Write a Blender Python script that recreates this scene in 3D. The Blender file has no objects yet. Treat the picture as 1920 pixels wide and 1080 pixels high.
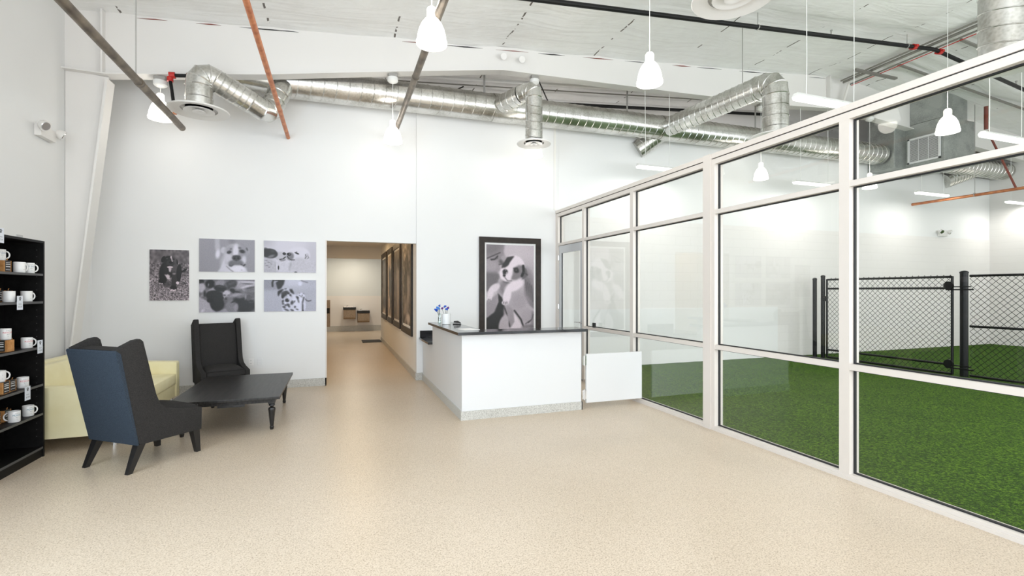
import bpy, bmesh, math, random
import numpy as np
from mathutils import Vector, Matrix, noise
random.seed(7)
R = math.radians
sc = bpy.context.scene
COL = sc.collection

# ------------------------------------------------------------------ camera
cam_d = bpy.data.cameras.new('camera'); cam = bpy.data.objects.new('camera', cam_d); COL.objects.link(cam)
cam.location = (0, 0, 1.6); cam.rotation_euler = (R(90), 0, R(-19.72))
cam_d.sensor_width = 36; cam_d.lens = 915 / 1920 * 36
cam_d.shift_y = (545.3 - 540) / 1920
cam_d.clip_start = .05; cam_d.clip_end = 200
sc.camera = cam

# ------------------------------------------------------------------ world, exposure
w = bpy.data.worlds.new('world'); sc.world = w; w.use_nodes = True
nt = w.node_tree; bg = nt.nodes['Background']
bg.inputs[0].default_value = (.84, .92, 1, 1); bg.inputs[1].default_value = 1.9   # bright daylight outside the storefront
sc.view_settings.view_transform = 'Standard'; sc.view_settings.look = 'None'
sc.view_settings.gamma = 1; sc.view_settings.use_curve_mapping = False
sc.view_settings.exposure = 0.50

def light(name, kind, loc, power, color=(1, 1, 1), rot=(0, 0, 0), size=1, sy=None, radius=.1):
    d = bpy.data.lights.new(name, kind); o = bpy.data.objects.new(name, d); COL.objects.link(o)
    o.location = loc; o.rotation_euler = rot; d.energy = power; d.color = color
    if kind == 'AREA':
        d.size = size
        if sy: d.shape = 'RECTANGLE'; d.size_y = sy
    else: d.shadow_soft_size = radius
    return o
# daylight from the storefront behind the camera, then two added fill lights
light('storefront_daylight', 'AREA', (.3, -3.2, 2.3), 105, (.92, .95, 1), (R(90), 0, 0), 7, 3.8)
light('play_room_fill', 'AREA', (11, -3.2, 2.4), 300, (1, .99, .96), (R(90), 0, 0), 12, 4)  # unseen area light added to brighten the play room
light('side_fill', 'AREA', (-3.3, .9, 2.2), 200, (.68, .85, 1), (R(90), 0, R(-90)), 5, 3)  # unseen area light added to cool the floor and brighten left-facing sides

# ------------------------------------------------------------------ helpers
def lin(c):
    return tuple((x / 12.92 if x <= .04045 else ((x + .055) / 1.055) ** 2.4) for x in c)
def rgb(r, g, b): return lin((r / 255, g / 255, b / 255)) + (1,)
MATS = {}
def mat(name, color, rough=.5, metal=0, spec=.5, emit=None, es=0):
    m = bpy.data.materials.new(name); m.use_nodes = True; MATS[name] = m
    b = m.node_tree.nodes['Principled BSDF']
    b.inputs['Base Color'].default_value = color; b.inputs['Roughness'].default_value = rough
    b.inputs['Metallic'].default_value = metal; b.inputs['Specular IOR Level'].default_value = spec
    if emit: b.inputs['Emission Color'].default_value = emit; b.inputs['Emission Strength'].default_value = es
    return m
def N(m, t, **kw):
    n = m.node_tree.nodes.new(t)
    for k, v in kw.items():
        if k in n.inputs: n.inputs[k].default_value = v
        else: setattr(n, k, v)
    return n
def L(m, a, b): m.node_tree.links.new(a, b)
def bsdf(m): return m.node_tree.nodes['Principled BSDF']
def ramp(m, fac, stops):
    r = N(m, 'ShaderNodeValToRGB'); el = r.color_ramp.elements
    while len(el) > len(stops): el.remove(el[-1])
    while len(el) < len(stops): el.new(1)
    for e, (p, c) in zip(el, stops): e.position = p; e.color = c
    L(m, fac, r.inputs['Fac']); return r.outputs['Color']
def noisemat(m, stops, scale=5, detail=3, bump=0, bscale=None, vec='Object', rough=.5, dist=.01):
    tc = N(m, 'ShaderNodeTexCoord'); n = N(m, 'ShaderNodeTexNoise', Scale=scale, Detail=detail, Roughness=rough)
    L(m, tc.outputs[vec], n.inputs['Vector']); L(m, ramp(m, n.outputs['Fac'], stops), bsdf(m).inputs['Base Color'])
    if bump:
        n2 = N(m, 'ShaderNodeTexNoise', Scale=bscale or scale, Detail=2)
        L(m, tc.outputs[vec], n2.inputs['Vector'])
        b = N(m, 'ShaderNodeBump', Strength=bump, Distance=dist); L(m, n2.outputs['Fac'], b.inputs['Height']); L(m, b.outputs['Normal'], bsdf(m).inputs['Normal'])
    return m

WORLD = {}          # world position of each object at build time (builders never rotate before parenting)
class MB:
    def __init__(s): s.bm = bmesh.new(); s.uv = None
    def box(s, lo, hi, bev=0, M=None):
        x0, y0, z0 = lo; x1, y1, z1 = hi
        vs = [s.bm.verts.new(p) for p in [(x0,y0,z0),(x1,y0,z0),(x1,y1,z0),(x0,y1,z0),(x0,y0,z1),(x1,y0,z1),(x1,y1,z1),(x0,y1,z1)]]
        if M:
            for v in vs: v.co = M @ v.co
        fs = [s.bm.faces.new([vs[i] for i in f]) for f in [(0,3,2,1),(4,5,6,7),(0,1,5,4),(1,2,6,5),(2,3,7,6),(3,0,4,7)]]
        if bev:
            es = list({e for f in fs for e in f.edges})
            bmesh.ops.bevel(s.bm, geom=es, offset=bev, segments=2 if bev > .004 else 1, affect='EDGES', profile=.7)
        return s
    def prism(s, pts, lo, hi, axis='y', bev=0, M=None):
        # pts: 2D polygon; extruded along axis between lo and hi
        def P(p, t):
            v = {'y': (p[0], t, p[1]), 'x': (t, p[0], p[1]), 'z': (p[0], p[1], t)}[axis]
            return (M @ Vector(v)) if M else v
        a = [s.bm.verts.new(P(p, lo)) for p in pts]; b = [s.bm.verts.new(P(p, hi)) for p in pts]
        n = len(pts); fs = [s.bm.faces.new(a), s.bm.faces.new(b[::-1])]
        for i in range(n): fs.append(s.bm.faces.new([a[i], b[i], b[(i+1) % n], a[(i+1) % n]]))
        bmesh.ops.recalc_face_normals(s.bm, faces=fs)
        if bev:
            es = list({e for f in fs for e in f.edges})
            bmesh.ops.bevel(s.bm, geom=es, offset=bev, segments=2, affect='EDGES', profile=.7)
        return s
    def rings(s, rs, close=False, cap=True):
        vs = [[s.bm.verts.new(p) for p in r] for r in rs]; n = len(vs[0])
        pr = list(zip(vs, vs[1:])) + ([(vs[-1], vs[0])] if close else [])
        for a, b in pr:
            for i in range(n): s.bm.faces.new([a[i], a[(i+1) % n], b[(i+1) % n], b[i]])
        if cap and not close:
            s.bm.faces.new(vs[0][::-1]); s.bm.faces.new(vs[-1])
        return s
    def tube(s, path, r, seg=12, cap=True):
        path = [Vector(p) for p in path]; rr = r if isinstance(r, (list, tuple)) else [r] * len(path)
        rs = []; up = None
        for i, p in enumerate(path):
            t = (path[min(i+1, len(path)-1)] - path[max(i-1, 0)]).normalized()
            if up is None:
                up = Vector((0, 0, 1)) if abs(t.z) < .9 else Vector((1, 0, 0))
            u = (up - t * up.dot(t)).normalized(); v = t.cross(u); up = u
            rs.append([p + (u * math.cos(a) + v * math.sin(a)) * rr[i] for a in [2 * math.pi * k / seg for k in range(seg)]])
        return s.rings(rs, cap=cap)
    def lathe(s, prof, c=(0, 0, 0), seg=24, cap=True):
        c = Vector(c)
        return s.rings([[c + Vector((r * math.cos(2*math.pi*k/seg), r * math.sin(2*math.pi*k/seg), z)) for k in range(seg)] for r, z in prof], cap=cap)
    def build(s, name, m=None, parent=None, smooth=False, origin=None, bev=0, sub=0, ang=40):
        bmesh.ops.recalc_face_normals(s.bm, faces=s.bm.faces)
        co = [v.co for v in s.bm.verts]
        if origin is None:
            lo = [min(v[i] for v in co) for i in range(3)]; hi = [max(v[i] for v in co) for i in range(3)]
            origin = Vector(((lo[0]+hi[0])/2, (lo[1]+hi[1])/2, lo[2]))
        origin = Vector(origin)
        for v in s.bm.verts: v.co -= origin
        me = bpy.data.meshes.new(name); s.bm.to_mesh(me); s.bm.free()
        if smooth:
            me.polygons.foreach_set('use_smooth', [True] * len(me.polygons))
            try: me.set_sharp_from_angle(angle=R(ang))
            except Exception: pass
        o = bpy.data.objects.new(name, me); COL.objects.link(o)
        if m: me.materials.append(m)
        WORLD[o] = origin
        if parent: o.parent = parent; o.location = origin - WORLD[parent]
        else: o.location = origin
        if sub:
            md = o.modifiers.new('sub', 'SUBSURF'); md.levels = sub; md.render_levels = sub
        return o
def tag(o, label=None, cat=None, group=None, kind=None):
    if label: o['label'] = label
    if cat: o['category'] = cat
    if group: o['group'] = group
    if kind: o['kind'] = kind
    return o
def thing(name, loc, label, cat, group=None):
    o = bpy.data.objects.new(name, None); COL.objects.link(o); o.location = loc; WORLD[o] = Vector(loc)
    o.empty_display_size = .1
    return tag(o, label, cat, group)
def struct(o, label=None): o['kind'] = 'structure'; return tag(o, label) if label else o
def kids(o): return [c for c in COL.objects if c.parent == o]
def copy_tree(o, loc=None, rz=None, label=None, parent=None):
    c = o.copy(); COL.objects.link(c); c.parent = parent
    if loc is not None: c.location = loc
    if rz is not None: c.rotation_euler = (0, 0, rz)
    if label: c['label'] = label
    for k in kids(o): copy_tree(k, parent=c)
    return c
def bx(lo, hi, bev=0): return MB().box(lo, hi, bev)
def text_mb(mb, s, size, fn, depth=0):
    cu = bpy.data.curves.new('t', 'FONT'); cu.body = s; cu.size = size; cu.align_x = 'CENTER'; cu.align_y = 'CENTER'; cu.resolution_u = 2
    ob = bpy.data.objects.new('t', cu); me = bpy.data.meshes.new_from_object(ob)
    vs = [mb.bm.verts.new(fn(v.co.x, v.co.y)) for v in me.vertices]
    for p in me.polygons:
        try: mb.bm.faces.new([vs[i] for i in p.vertices])
        except ValueError: pass
    bpy.data.objects.remove(ob); bpy.data.curves.remove(cu); bpy.data.meshes.remove(me)
    return mb

# ------------------------------------------------------------------ materials
def wallpaint(name, col, r=.55):
    m = mat(name, col, r); 
    return noisemat(m, [(.3, tuple(c * .985 for c in col[:3]) + (1,)), (.7, col)], 1.3, 3, .06, 220, dist=.002)
M_wall = wallpaint('wall_paint', (.80, .80, .795, 1))
M_white = mat('white_laminate', (.70, .70, .70, 1), .35)
M_steelwhite = wallpaint('painted_steel', (.78, .76, .735, 1), .4)
M_frame = mat('painted_aluminium', (.70, .645, .595, 1), .4, .1)
M_gasket = mat('black_gasket', (.01, .01, .012, 1), .6)
M_alu = mat('anodised_aluminium', (.62, .63, .64, 1), .35, .5)
M_chrome = mat('chrome', (.75, .75, .76, 1), .15, 1)
M_black = mat('black_stone', (.012, .012, .014, 1), .12, 0, .6)
M_cavity = mat('dark_cavity', (.02, .02, .02, 1), .8)
M_copper = noisemat(mat('copper_pipe', rgb(196, 120, 74), .45, .35), [(.35, rgb(176, 100, 60)), (.65, rgb(214, 140, 92))], 9, 4)
M_rust = mat('red_oxide_steel', rgb(122, 52, 36), .5)
M_redfit = mat('red_coupling', rgb(190, 40, 34), .4)
M_pipe = noisemat(mat('bare_steel_pipe', rgb(120, 108, 94), .4, .55), [(.3, rgb(88, 78, 68)), (.7, rgb(138, 126, 110))], 6, 3)
M_blackpipe = mat('black_steel_pipe', (.006, .006, .0065, 1), .5, 0, .3)
M_rod = mat('galvanised_rod', (.42, .41, .39, 1), .4, .6)
M_conduit = mat('grey_conduit', (.25, .24, .215, 1), .45, .4)
# galvanised duct
M_duct = mat('galvanised_duct', (.62, .61, .57, 1), .26, .92)
def galv(m, a, b):
    tc = N(m, 'ShaderNodeTexCoord'); v = N(m, 'ShaderNodeTexVoronoi', Scale=34.0)
    n = N(m, 'ShaderNodeTexNoise', Scale=3.0, Detail=4.0)
    L(m, tc.outputs['Object'], v.inputs['Vector']); L(m, tc.outputs['Object'], n.inputs['Vector'])
    mx = N(m, 'ShaderNodeMath', operation='MULTIPLY_ADD'); L(m, v.outputs['Distance'], mx.inputs[0]); mx.inputs[1].default_value = .25
    L(m, n.outputs['Fac'], mx.inputs[2]); L(m, ramp(m, mx.outputs[0], [(.4, a), (.75, b)]), bsdf(m).inputs['Base Color'])
    b_ = N(m, 'ShaderNodeBump', Strength=.12, Distance=.02); L(m, n.outputs['Fac'], b_.inputs['Height']); L(m, b_.outputs['Normal'], bsdf(m).inputs['Normal'])
galv(M_duct, (.44, .43, .39, 1), (.72, .715, .69, 1))
M_sheet = mat('galvanised_sheet', (.4, .41, .39, 1), .45, .7); galv(M_sheet, (.27, .29, .275, 1), (.42, .44, .42, 1))
# glass: clear pane with a mild mirror
def glass(name, f0, tint):
    m = bpy.data.materials.new(name); m.use_nodes = True; t = m.node_tree
    for n in list(t.nodes):
        if n.type != 'OUTPUT_MATERIAL': t.nodes.remove(n)
    out = t.nodes['Material Output']
    tr = N(m, 'ShaderNodeBsdfTransparent'); tr.inputs[0].default_value = tint
    gl = N(m, 'ShaderNodeBsdfGlossy'); gl.inputs['Roughness'].default_value = 0.0; gl.inputs[0].default_value = (.95, .97, .97, 1)
    lw = N(m, 'ShaderNodeLayerWeight', Blend=.5)
    pw = N(m, 'ShaderNodeMath', operation='POWER'); L(m, lw.outputs['Facing'], pw.inputs[0]); pw.inputs[1].default_value = 2
    ma = N(m, 'ShaderNodeMath', operation='MULTIPLY_ADD'); L(m, pw.outputs[0], ma.inputs[0]); ma.inputs[1].default_value = .42; ma.inputs[2].default_value = f0
    mx = N(m, 'ShaderNodeMixShader'); L(m, ma.outputs[0], mx.inputs[0]); L(m, tr.outputs[0], mx.inputs[1]); L(m, gl.outputs[0], mx.inputs[2])
    L(m, mx.outputs[0], out.inputs[0]); return m
M_glass = glass('window_glass', .008, (.975, .978, .972, 1))
M_vase = glass('vase_glass', .12, (.9, .94, .93, 1))
# floor: poured epoxy with quartz speckle
M_floor = mat('speckled_floor', (.6, .5, .4, 1), .34, 0, .4)
def floormat(m, a, b, c, sc_=110.):
    tc = N(m, 'ShaderNodeTexCoord'); n1 = N(m, 'ShaderNodeTexNoise', Scale=sc_, Detail=3.0, Roughness=.75); n2 = N(m, 'ShaderNodeTexNoise', Scale=.7, Detail=3.0)
    for n in (n1, n2): L(m, tc.outputs['Object'], n.inputs['Vector'])
    c1 = ramp(m, n1.outputs['Fac'], [(.33, a), (.46, b), (.62, c)])
    c2 = ramp(m, n2.outputs['Fac'], [(.3, (.93, .92, .90, 1)), (.7, (1, 1, 1, 1))])
    mx = N(m, 'ShaderNodeMixRGB', blend_type='MULTIPLY'); mx.inputs[0].default_value = 1
    L(m, c1, mx.inputs[1]); L(m, c2, mx.inputs[2]); L(m, mx.outputs[0], bsdf(m).inputs['Base Color'])
    b_ = N(m, 'ShaderNodeBump', Strength=.15, Distance=.002); L(m, n1.outputs['Fac'], b_.inputs['Height']); L(m, b_.outputs['Normal'], bsdf(m).inputs['Normal'])
floormat(M_floor, rgb(156, 138, 118), rgb(202, 185, 164), rgb(219, 204, 186))
M_terrazzo = mat('grey_cove_base', (.5, .5, .48, 1), .45); floormat(M_terrazzo, rgb(128, 126, 120), rgb(186, 184, 178), rgb(212, 211, 206), 130.)
# turf
M_turf = mat('artificial_turf', rgb(60, 110, 20), .85, 0, .15)
tc = N(M_turf, 'ShaderNodeTexCoord'); n1 = N(M_turf, 'ShaderNodeTexNoise', Scale=46., Detail=4., Roughness=.85); n2 = N(M_turf, 'ShaderNodeTexNoise', Scale=1.6, Detail=3.)
for n in (n1, n2): L(M_turf, tc.outputs['Object'], n.inputs['Vector'])
c1 = ramp(M_turf, n1.outputs['Fac'], [(.34, rgb(6, 22, 0)), (.5, rgb(42, 82, 0)), (.68, rgb(124, 160, 30))])
c2 = ramp(M_turf, n2.outputs['Fac'], [(.35, (.82, .86, .8, 1)), (.65, (1, 1, 1, 1))])
mx = N(M_turf, 'ShaderNodeMixRGB', blend_type='MULTIPLY'); mx.inputs[0].default_value = 1; L(M_turf, c1, mx.inputs[1]); L(M_turf, c2, mx.inputs[2]); L(M_turf, mx.outputs[0], bsdf(M_turf).inputs['Base Color'])
b_ = N(M_turf, 'ShaderNodeBump', Strength=.8, Distance=.02); L(M_turf, n1.outputs['Fac'], b_.inputs['Height']); L(M_turf, b_.outputs['Normal'], bsdf(M_turf).inputs['Normal'])
# painted block wall (lower part of the play room), three paint bands by height
M_block = mat('painted_block', (.78, .78, .76, 1), .5)
m = M_block; tc = N(m, 'ShaderNodeTexCoord'); mp = N(m, 'ShaderNodeMapping'); mp.inputs['Rotation'].default_value = (R(90), 0, 0)
br = N(m, 'ShaderNodeTexBrick', Scale=1.0); br.inputs['Brick Width'].default_value = .4; br.inputs['Row Height'].default_value = .2; br.inputs['Mortar Size'].default_value = .006
br.inputs['Color1'].default_value = (.76, .735, .715, 1); br.inputs['Color2'].default_value = (.765, .74, .72, 1); br.inputs['Mortar'].default_value = (.72, .695, .675, 1)
L(m, tc.outputs['Object'], mp.inputs[0]); L(m, mp.outputs[0], br.inputs['Vector']); L(m, br.outputs['Color'], bsdf(m).inputs['Base Color'])
# ceiling insulation: white vinyl facing with dark gaps along the seams
M_ceil = mat('insulation_facing', (.8, .8, .8, 1), .42)
m = M_ceil; tc = N(m, 'ShaderNodeTexCoord'); sx = N(m, 'ShaderNodeSeparateXYZ'); L(m, tc.outputs['Object'], sx.inputs[0])
def math_(m, op, a, b=None):
    n = N(m, 'ShaderNodeMath', operation=op)
    for i, v in enumerate((a, b)):
        if v is None: continue
        if isinstance(v, (int, float)): n.inputs[i].default_value = v
        else: L(m, v, n.inputs[i])
    return n.outputs[0]
nz = N(m, 'ShaderNodeTexNoise', Scale=1.7, Detail=4.0); L(m, tc.outputs['Object'], nz.inputs['Vector'])
wob = math_(m, 'MULTIPLY', math_(m, 'SUBTRACT', nz.outputs['Fac'], .5), .07)
fx = math_(m, 'PINGPONG', math_(m, 'ADD', math_(m, 'SUBTRACT', sx.outputs[0], .88 - 1.83 * 10), wob), 1.83 / 2)
seam = math_(m, 'LESS_THAN', fx, .014)
gate = math_(m, 'GREATER_THAN', nz.outputs['Fac'], .47)
fine = N(m, 'ShaderNodeTexNoise', Scale=5.0, Detail=3.0); L(m, tc.outputs['Object'], fine.inputs['Vector'])
gate2 = math_(m, 'GREATER_THAN', fine.outputs['Fac'], .5)
dark = math_(m, 'MULTIPLY', math_(m, 'MULTIPLY', seam, gate), gate2)
base = ramp(m, fine.outputs['Fac'], [(.3, (.86, .855, .84, 1)), (.7, (.90, .90, .89, 1))])
mxc = N(m, 'ShaderNodeMixRGB'); L(m, dark, mxc.inputs[0]); L(m, base, mxc.inputs[1]); mxc.inputs[2].default_value = (.12, .10, .085, 1)
L(m, mxc.outputs[0], bsdf(m).inputs['Base Color'])
wr = N(m, 'ShaderNodeTexNoise', Scale=1.2, Detail=5.0, Roughness=.6, Distortion=1.5); mp = N(m, 'ShaderNodeMapping'); mp.inputs['Scale'].default_value = (.5, 3.2, 1)
L(m, tc.outputs['Object'], mp.inputs[0]); L(m, mp.outputs[0], wr.inputs['Vector'])
b_ = N(m, 'ShaderNodeBump', Strength=.45, Distance=.06); L(m, wr.outputs['Fac'], b_.inputs['Height']); L(m, b_.outputs['Normal'], bsdf(m).inputs['Normal'])
# upholstery
M_char = noisemat(mat('charcoal_fabric', rgb(52, 50, 50), .9, 0, .15), [(.3, rgb(38, 37, 37)), (.7, rgb(60, 58, 57))], 260, 2, .35, 420, dist=.002)
M_char_daylit = noisemat(mat('charcoal_fabric_daylit', rgb(54, 62, 72), .9, 0, .15), [(.3, rgb(40, 48, 58)), (.7, rgb(62, 72, 84))], 260, 2, .35, 420, dist=.002)  # charcoal cloth with the bluish daylight on the near chair's back coloured in
M_legs = mat('black_wood', (.014, .013, .013, 1), .3)
M_cream = noisemat(mat('cream_leather', rgb(236, 226, 182), .45, 0, .4), [(.3, rgb(232, 222, 176)), (.7, rgb(240, 232, 192))], 5, 3, .12, 160, dist=.003)
M_twood = mat('black_stained_wood', (.03, .028, .027, 1), .36, 0, .35)
m = M_twood; tc = N(m, 'ShaderNodeTexCoord'); mp = N(m, 'ShaderNodeMapping'); mp.inputs['Scale'].default_value = (14, 1.2, 6)
nz = N(m, 'ShaderNodeTexNoise', Scale=3.0, Detail=5.0); L(m, tc.outputs['Object'], mp.inputs[0]); L(m, mp.outputs[0], nz.inputs['Vector'])
L(m, ramp(m, nz.outputs['Fac'], [(.35, (.008, .0075, .007, 1)), (.65, (.030, .027, .025, 1))]), bsdf(m).inputs['Base Color'])
b_ = N(m, 'ShaderNodeBump', Strength=.2, Distance=.004); L(m, nz.outputs['Fac'], b_.inputs['Height']); L(m, b_.outputs['Normal'], bsdf(m).inputs['Normal'])
M_shelf = noisemat(mat('black_brown_board', (.006, .006, .006, 1), .5, 0, .2), [(.3, (.003, .003, .003, 1)), (.7, (.008, .0075, .0075, 1))], 20, 3)
M_shelfedge = mat('grey_board_edge', (.09, .09, .092, 1), .5)
M_mug = mat('white_ceramic', (.84, .84, .84, 1), .15)
M_kraft = noisemat(mat('kraft_card', rgb(188, 132, 76), .8), [(.3, rgb(170, 116, 62)), (.7, rgb(204, 150, 92))], 30, 3)
M_label = mat('black_label', (.02, .02, .02, 1), .5)
M_ink = {k: mat('print_' + k, c, .5) for k, c in dict(blue=rgb(40, 98, 140), red=rgb(206, 58, 66), teal=rgb(24, 122, 146), grey=rgb(90, 94, 100), white=(.8, .8, .8, 1)).items()}
M_paper = mat('white_card', (.78, .82, .90, 1), .6)
M_acryl = mat('grey_card', (.55, .55, .55, 1), .5)
M_lamp = mat('prismatic_shade', (.9, .9, .88, 1), .2, 0, .5, (1, .965, .90, 1), 1.7)
M_lampneck = mat('ribbed_neck', (.8, .79, .76, 1), .3, 0, .5, (1, .95, .88, 1), .6)
M_tube = mat('fluorescent_lens', (.9, .9, .9, 1), .3, 0, .5, (1, .98, .94, 1), 2.2)
M_cord = mat('white_cord', (.8, .8, .78, 1), .5)
M_fence = mat('black_vinyl_fence', (.004, .004, .0045, 1), .35, 0, .3)
M_hall = wallpaint('warm_hall_paint', (.84, .82, .78, 1))
M_halllow = wallpaint('warm_hall_wainscot', (.76, .72, .68, 1))
M_fount = noisemat(mat('brushed_bronze', rgb(150, 128, 104), .4, .5), [(.3, rgb(132, 112, 90)), (.7, rgb(160, 140, 116))], 40, 2)
M_darkframe = noisemat(mat('dark_brown_frame', rgb(40, 31, 26), .4, 0, .3), [(.3, rgb(32, 25, 20)), (.7, rgb(48, 38, 31))], 12, 3)
M_matboard = mat('white_mount', (.85, .84, .83, 1), .6)
M_grille = mat('grille_white', (.78, .78, .78, 1), .4)

# ================================================================== the building
YB = 8.84; XP = 4.074; XL = -3.4; XR = 18.2
def czed(x): return 5.62 + .083 * x if x < 11 else 5.62 + .083 * 11 - .083 * (x - 11)
struct(bx((XL - .2, -3.6, -.12), (XP + .05, 20.6, 0)).build('floor', M_floor))
# ceiling: insulation draped between purlins
def ceiling_mesh():
    mb = MB(); nx, ny = 150, 90; x0, x1, y0, y1 = XL - .2, XR + .2, -3.6, 10.5
    g = []
    for j in range(ny + 1):
        y = y0 + (y1 - y0) * j / ny; row = []
        for i in range(nx + 1):
            x = x0 + (x1 - x0) * i / nx
            sx_ = abs(math.sin(math.pi * (x - .88) / 1.83)); sy_ = abs(math.sin(math.pi * (y - .3) / 1.52))
            z = czed(x) + .05 - .045 * sx_ * (.4 + .6 * sy_) - .05 * sy_ ** .6 + .03 * noise.noise(Vector((x * 1.3, y * 1.3, 0)))
            row.append(mb.bm.verts.new((x, y, z)))
        g.append(row)
    for j in range(ny):
        for i in range(nx): mb.bm.faces.new([g[j][i], g[j+1][i], g[j+1][i+1], g[j][i+1]])
    return mb
o = ceiling_mesh().build('ceiling', M_ceil, smooth=True, origin=(0, 0, 0)); struct(o)
roof = MB().prism([(XL - .3, 5.9), (11, 7.1), (XR + .3, 6.55), (XR + .3, 6.65), (11, 7.25), (XL - .3, 6.05)], -3.7, 10.6, 'y'); struct(roof.build('ceiling_deck', M_steelwhite))
struct(bx((XL - .2, -3.6, 0), (XL, 10.5, 6.2)).build('wall_left', M_wall))
struct(bx((XR, -3.6, 0), (XR + .2, 10.5, 6.2)).build('wall_right', M_block))
# back wall, left part with the hallway opening; higher at the far left
def wall_poly(pts, y0, y1, name, m): return struct(MB().prism(pts, y0, y1, 'y').build(name, m))
wall_poly([(XL, 0), (-.17, 0), (-.17, 2.45), (1.34, 2.45), (1.34, 4.9), (-1.45, 4.9), (-1.45, 5.3), (XL, 5.3)], YB, YB + .14, 'wall_back', M_wall)
wall_poly([(1.34, 0), (XP + .05, 0), (XP + .05, 4.9), (1.34, 4.9)], YB - .03, YB + .14, 'wall_back_reception', M_wall)
wall_poly([(XP + .05, 3.1), (XR, 3.1), (XR, 4.9), (XP + .05, 4.9)], YB, YB + .14, 'wall_back_play_upper', M_wall)
wall_poly([(XP + .05, 0), (XR, 0), (XR, 3.1), (XP + .05, 3.1)], YB - .006, YB + .14, 'wall_back_play', M_block)
wall_poly([(XP + .15, .02), (9.9, .02), (9.9, 1.22), (XP + .15, 1.22)], YB - .014, YB - .006, 'trim_1', M_wall)
# far wall of the roof space beyond, standing on the low hall ceiling
wall_poly([(XL, 3.1), (XR, 3.1), (XR, 6.0), (11, 6.5), (XL, 5.3)], 10.4, 10.55, 'wall_far', M_steelwhite)
struct(bx((XL, YB + .14, 3.02), (XR, 10.5, 3.1)).build('ceiling_hall_deck', M_wall))
# front wall with the storefront opening
for i, (a, b) in enumerate([((XL, -3.6, 4.4), (XR, -3.45, 6.2)), ((XP - .1, -3.6, 0), (XP + .3, -3.45, 4.4))]):
    struct(bx(a, b).build('wall_front', M_wall))
# unseen window frames behind the viewpoint, added around the daylight area lights
struct(bx((XP + .3, -3.6, 4.4), (XR, -3.45, 6.2)).build('wall_front_play', M_wall))
def storefront(n, x0, x1, z1, k):
    mb = MB().box((x0, -3.55, 0), (x1, -3.48, .08)).box((x0, -3.55, z1 - .07), (x1, -3.48, z1)).box((x0, -3.55, 2.4), (x1, -3.48, 2.46))
    for i in range(k + 1):
        x = x0 + (x1 - x0 - .06) * i / k; mb.box((x, -3.55, 0), (x + .06, -3.48, z1))
    struct(mb.build('window_%d' % n, M_frame))
storefront(1, XL, XP - .1, 4.4, 5); storefront(2, XP + .3, XR, 4.4, 9)
mb = MB().box((XL, -1.7, .62), (XL + .05, 3.5, .7)).box((XL, -1.7, 3.7), (XL + .05, 3.5, 3.78))
for y in (-1.7, 0, 1.75, 3.42): mb.box((XL, y, .7), (XL + .05, y + .08, 3.7))
struct(mb.build('window_3', M_frame))  # frame added on the left wall to go with the side area light
# hallway
struct(bx((-.55, YB + .14, 0), (-.4, 20.4, 3.0)).build('wall_hall_left', M_hall))
struct(bx((1.34, YB + .14, 0), (1.5, 16.2, 3.0)).build('wall_hall_right', M_hall))
struct(bx((-.55, 20.4, 0), (5, 20.55, 1.4)).build('wall_hall_end_lower', M_halllow))
struct(bx((-.55, 20.41, 1.4), (5, 20.55, 3.0)).build('wall_hall_end', mat('cool_hall_paint', (.66, .68, .67, 1), .55)))
struct(bx((-.4, 16.2, 2.62), (1.34, 16.35, 3.0)).build('wall_hall_header', M_hall))
struct(bx((-.55, YB + .14, 3.0), (5, 20.5, 3.08)).build('ceiling_hall', M_hall))
struct(bx((1.34, 16.2, 0), (5, 16.3, 3.0)).build('wall_corridor', M_hall))
struct(bx((4.95, 16.3, 0), (5.05, 20.5, 3.0)).build('wall_corridor_end', M_hall))
# cove bases
struct(bx((XL, YB - .02, 0), (-.17, YB, .13)).build('baseboard_back', M_terrazzo))
struct(bx((XL, -3.4, 0), (XL + .02, YB - .02, .13)).build('baseboard_left', M_terrazzo))
struct(bx((1.33, YB - .055, 0), (1.46, YB - .03, .13)).build('baseboard_reception', M_terrazzo))
struct(bx((1.32, YB - .03, 0), (1.34, 16.2, .13)).build('baseboard_hall_right', M_terrazzo))
struct(bx((-.4, 20.38, 0), (5, 20.4, .22)).build('baseboard_hall_end', M_terrazzo))
struct(bx((-.19, YB - .02, 0), (-.17, YB + .14, .13)).build('baseboard_opening', M_terrazzo))
# corner trim strips
struct(bx((-.185, YB - .008, .13), (-.165, YB + .001, 2.46)).build('trim_2', M_frame))
struct(bx((4.035, YB - .045, 3.2), (4.074, YB - .03, 4.9)).build('trim_3', M_hall))

# roof frame: tapered rafter and tapered column against the left wall
YR = 8.1
t = thing('roof_rafter', (2, YR, 5.0), 'white tapered steel roof rafter crossing above the whole room', 'beam')
low = [(-3.4, 4.54), (-2.92, 4.53), (-.99, 4.81), (.55, 5.08), (2.45, 5.40), (2.7, 5.44), (6.56, 5.56), (9.43, 5.68), (11.0, 5.80), (13.4, 5.62), (XR, 5.25)]
top = [(XR, czed(XR) + .02), (11, czed(11) + .02), (XL, czed(XL) + .02)]
MB().prism(low + top, YR - .006, YR + .006, 'y').build('web', M_steelwhite, t)
mb = MB()
for a, b in zip(low, low[1:]):
    mb.prism([(a[0], a[1] - .018), (b[0], b[1] - .018), (b[0], b[1]), (a[0], a[1])], YR - .1, YR + .1, 'y')
mb.build('bottom_flange', M_steelwhite, t)
for x in (-2.93, 10.6):
    mb = MB(); z0 = np.interp(x, [p[0] for p in low], [p[1] for p in low]); mb.box((x - .05, YR - .1, z0), (x - .03, YR - .006, czed(x))); mb.build('stiffener', M_steelwhite, t)
rr = random.Random(4)
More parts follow.
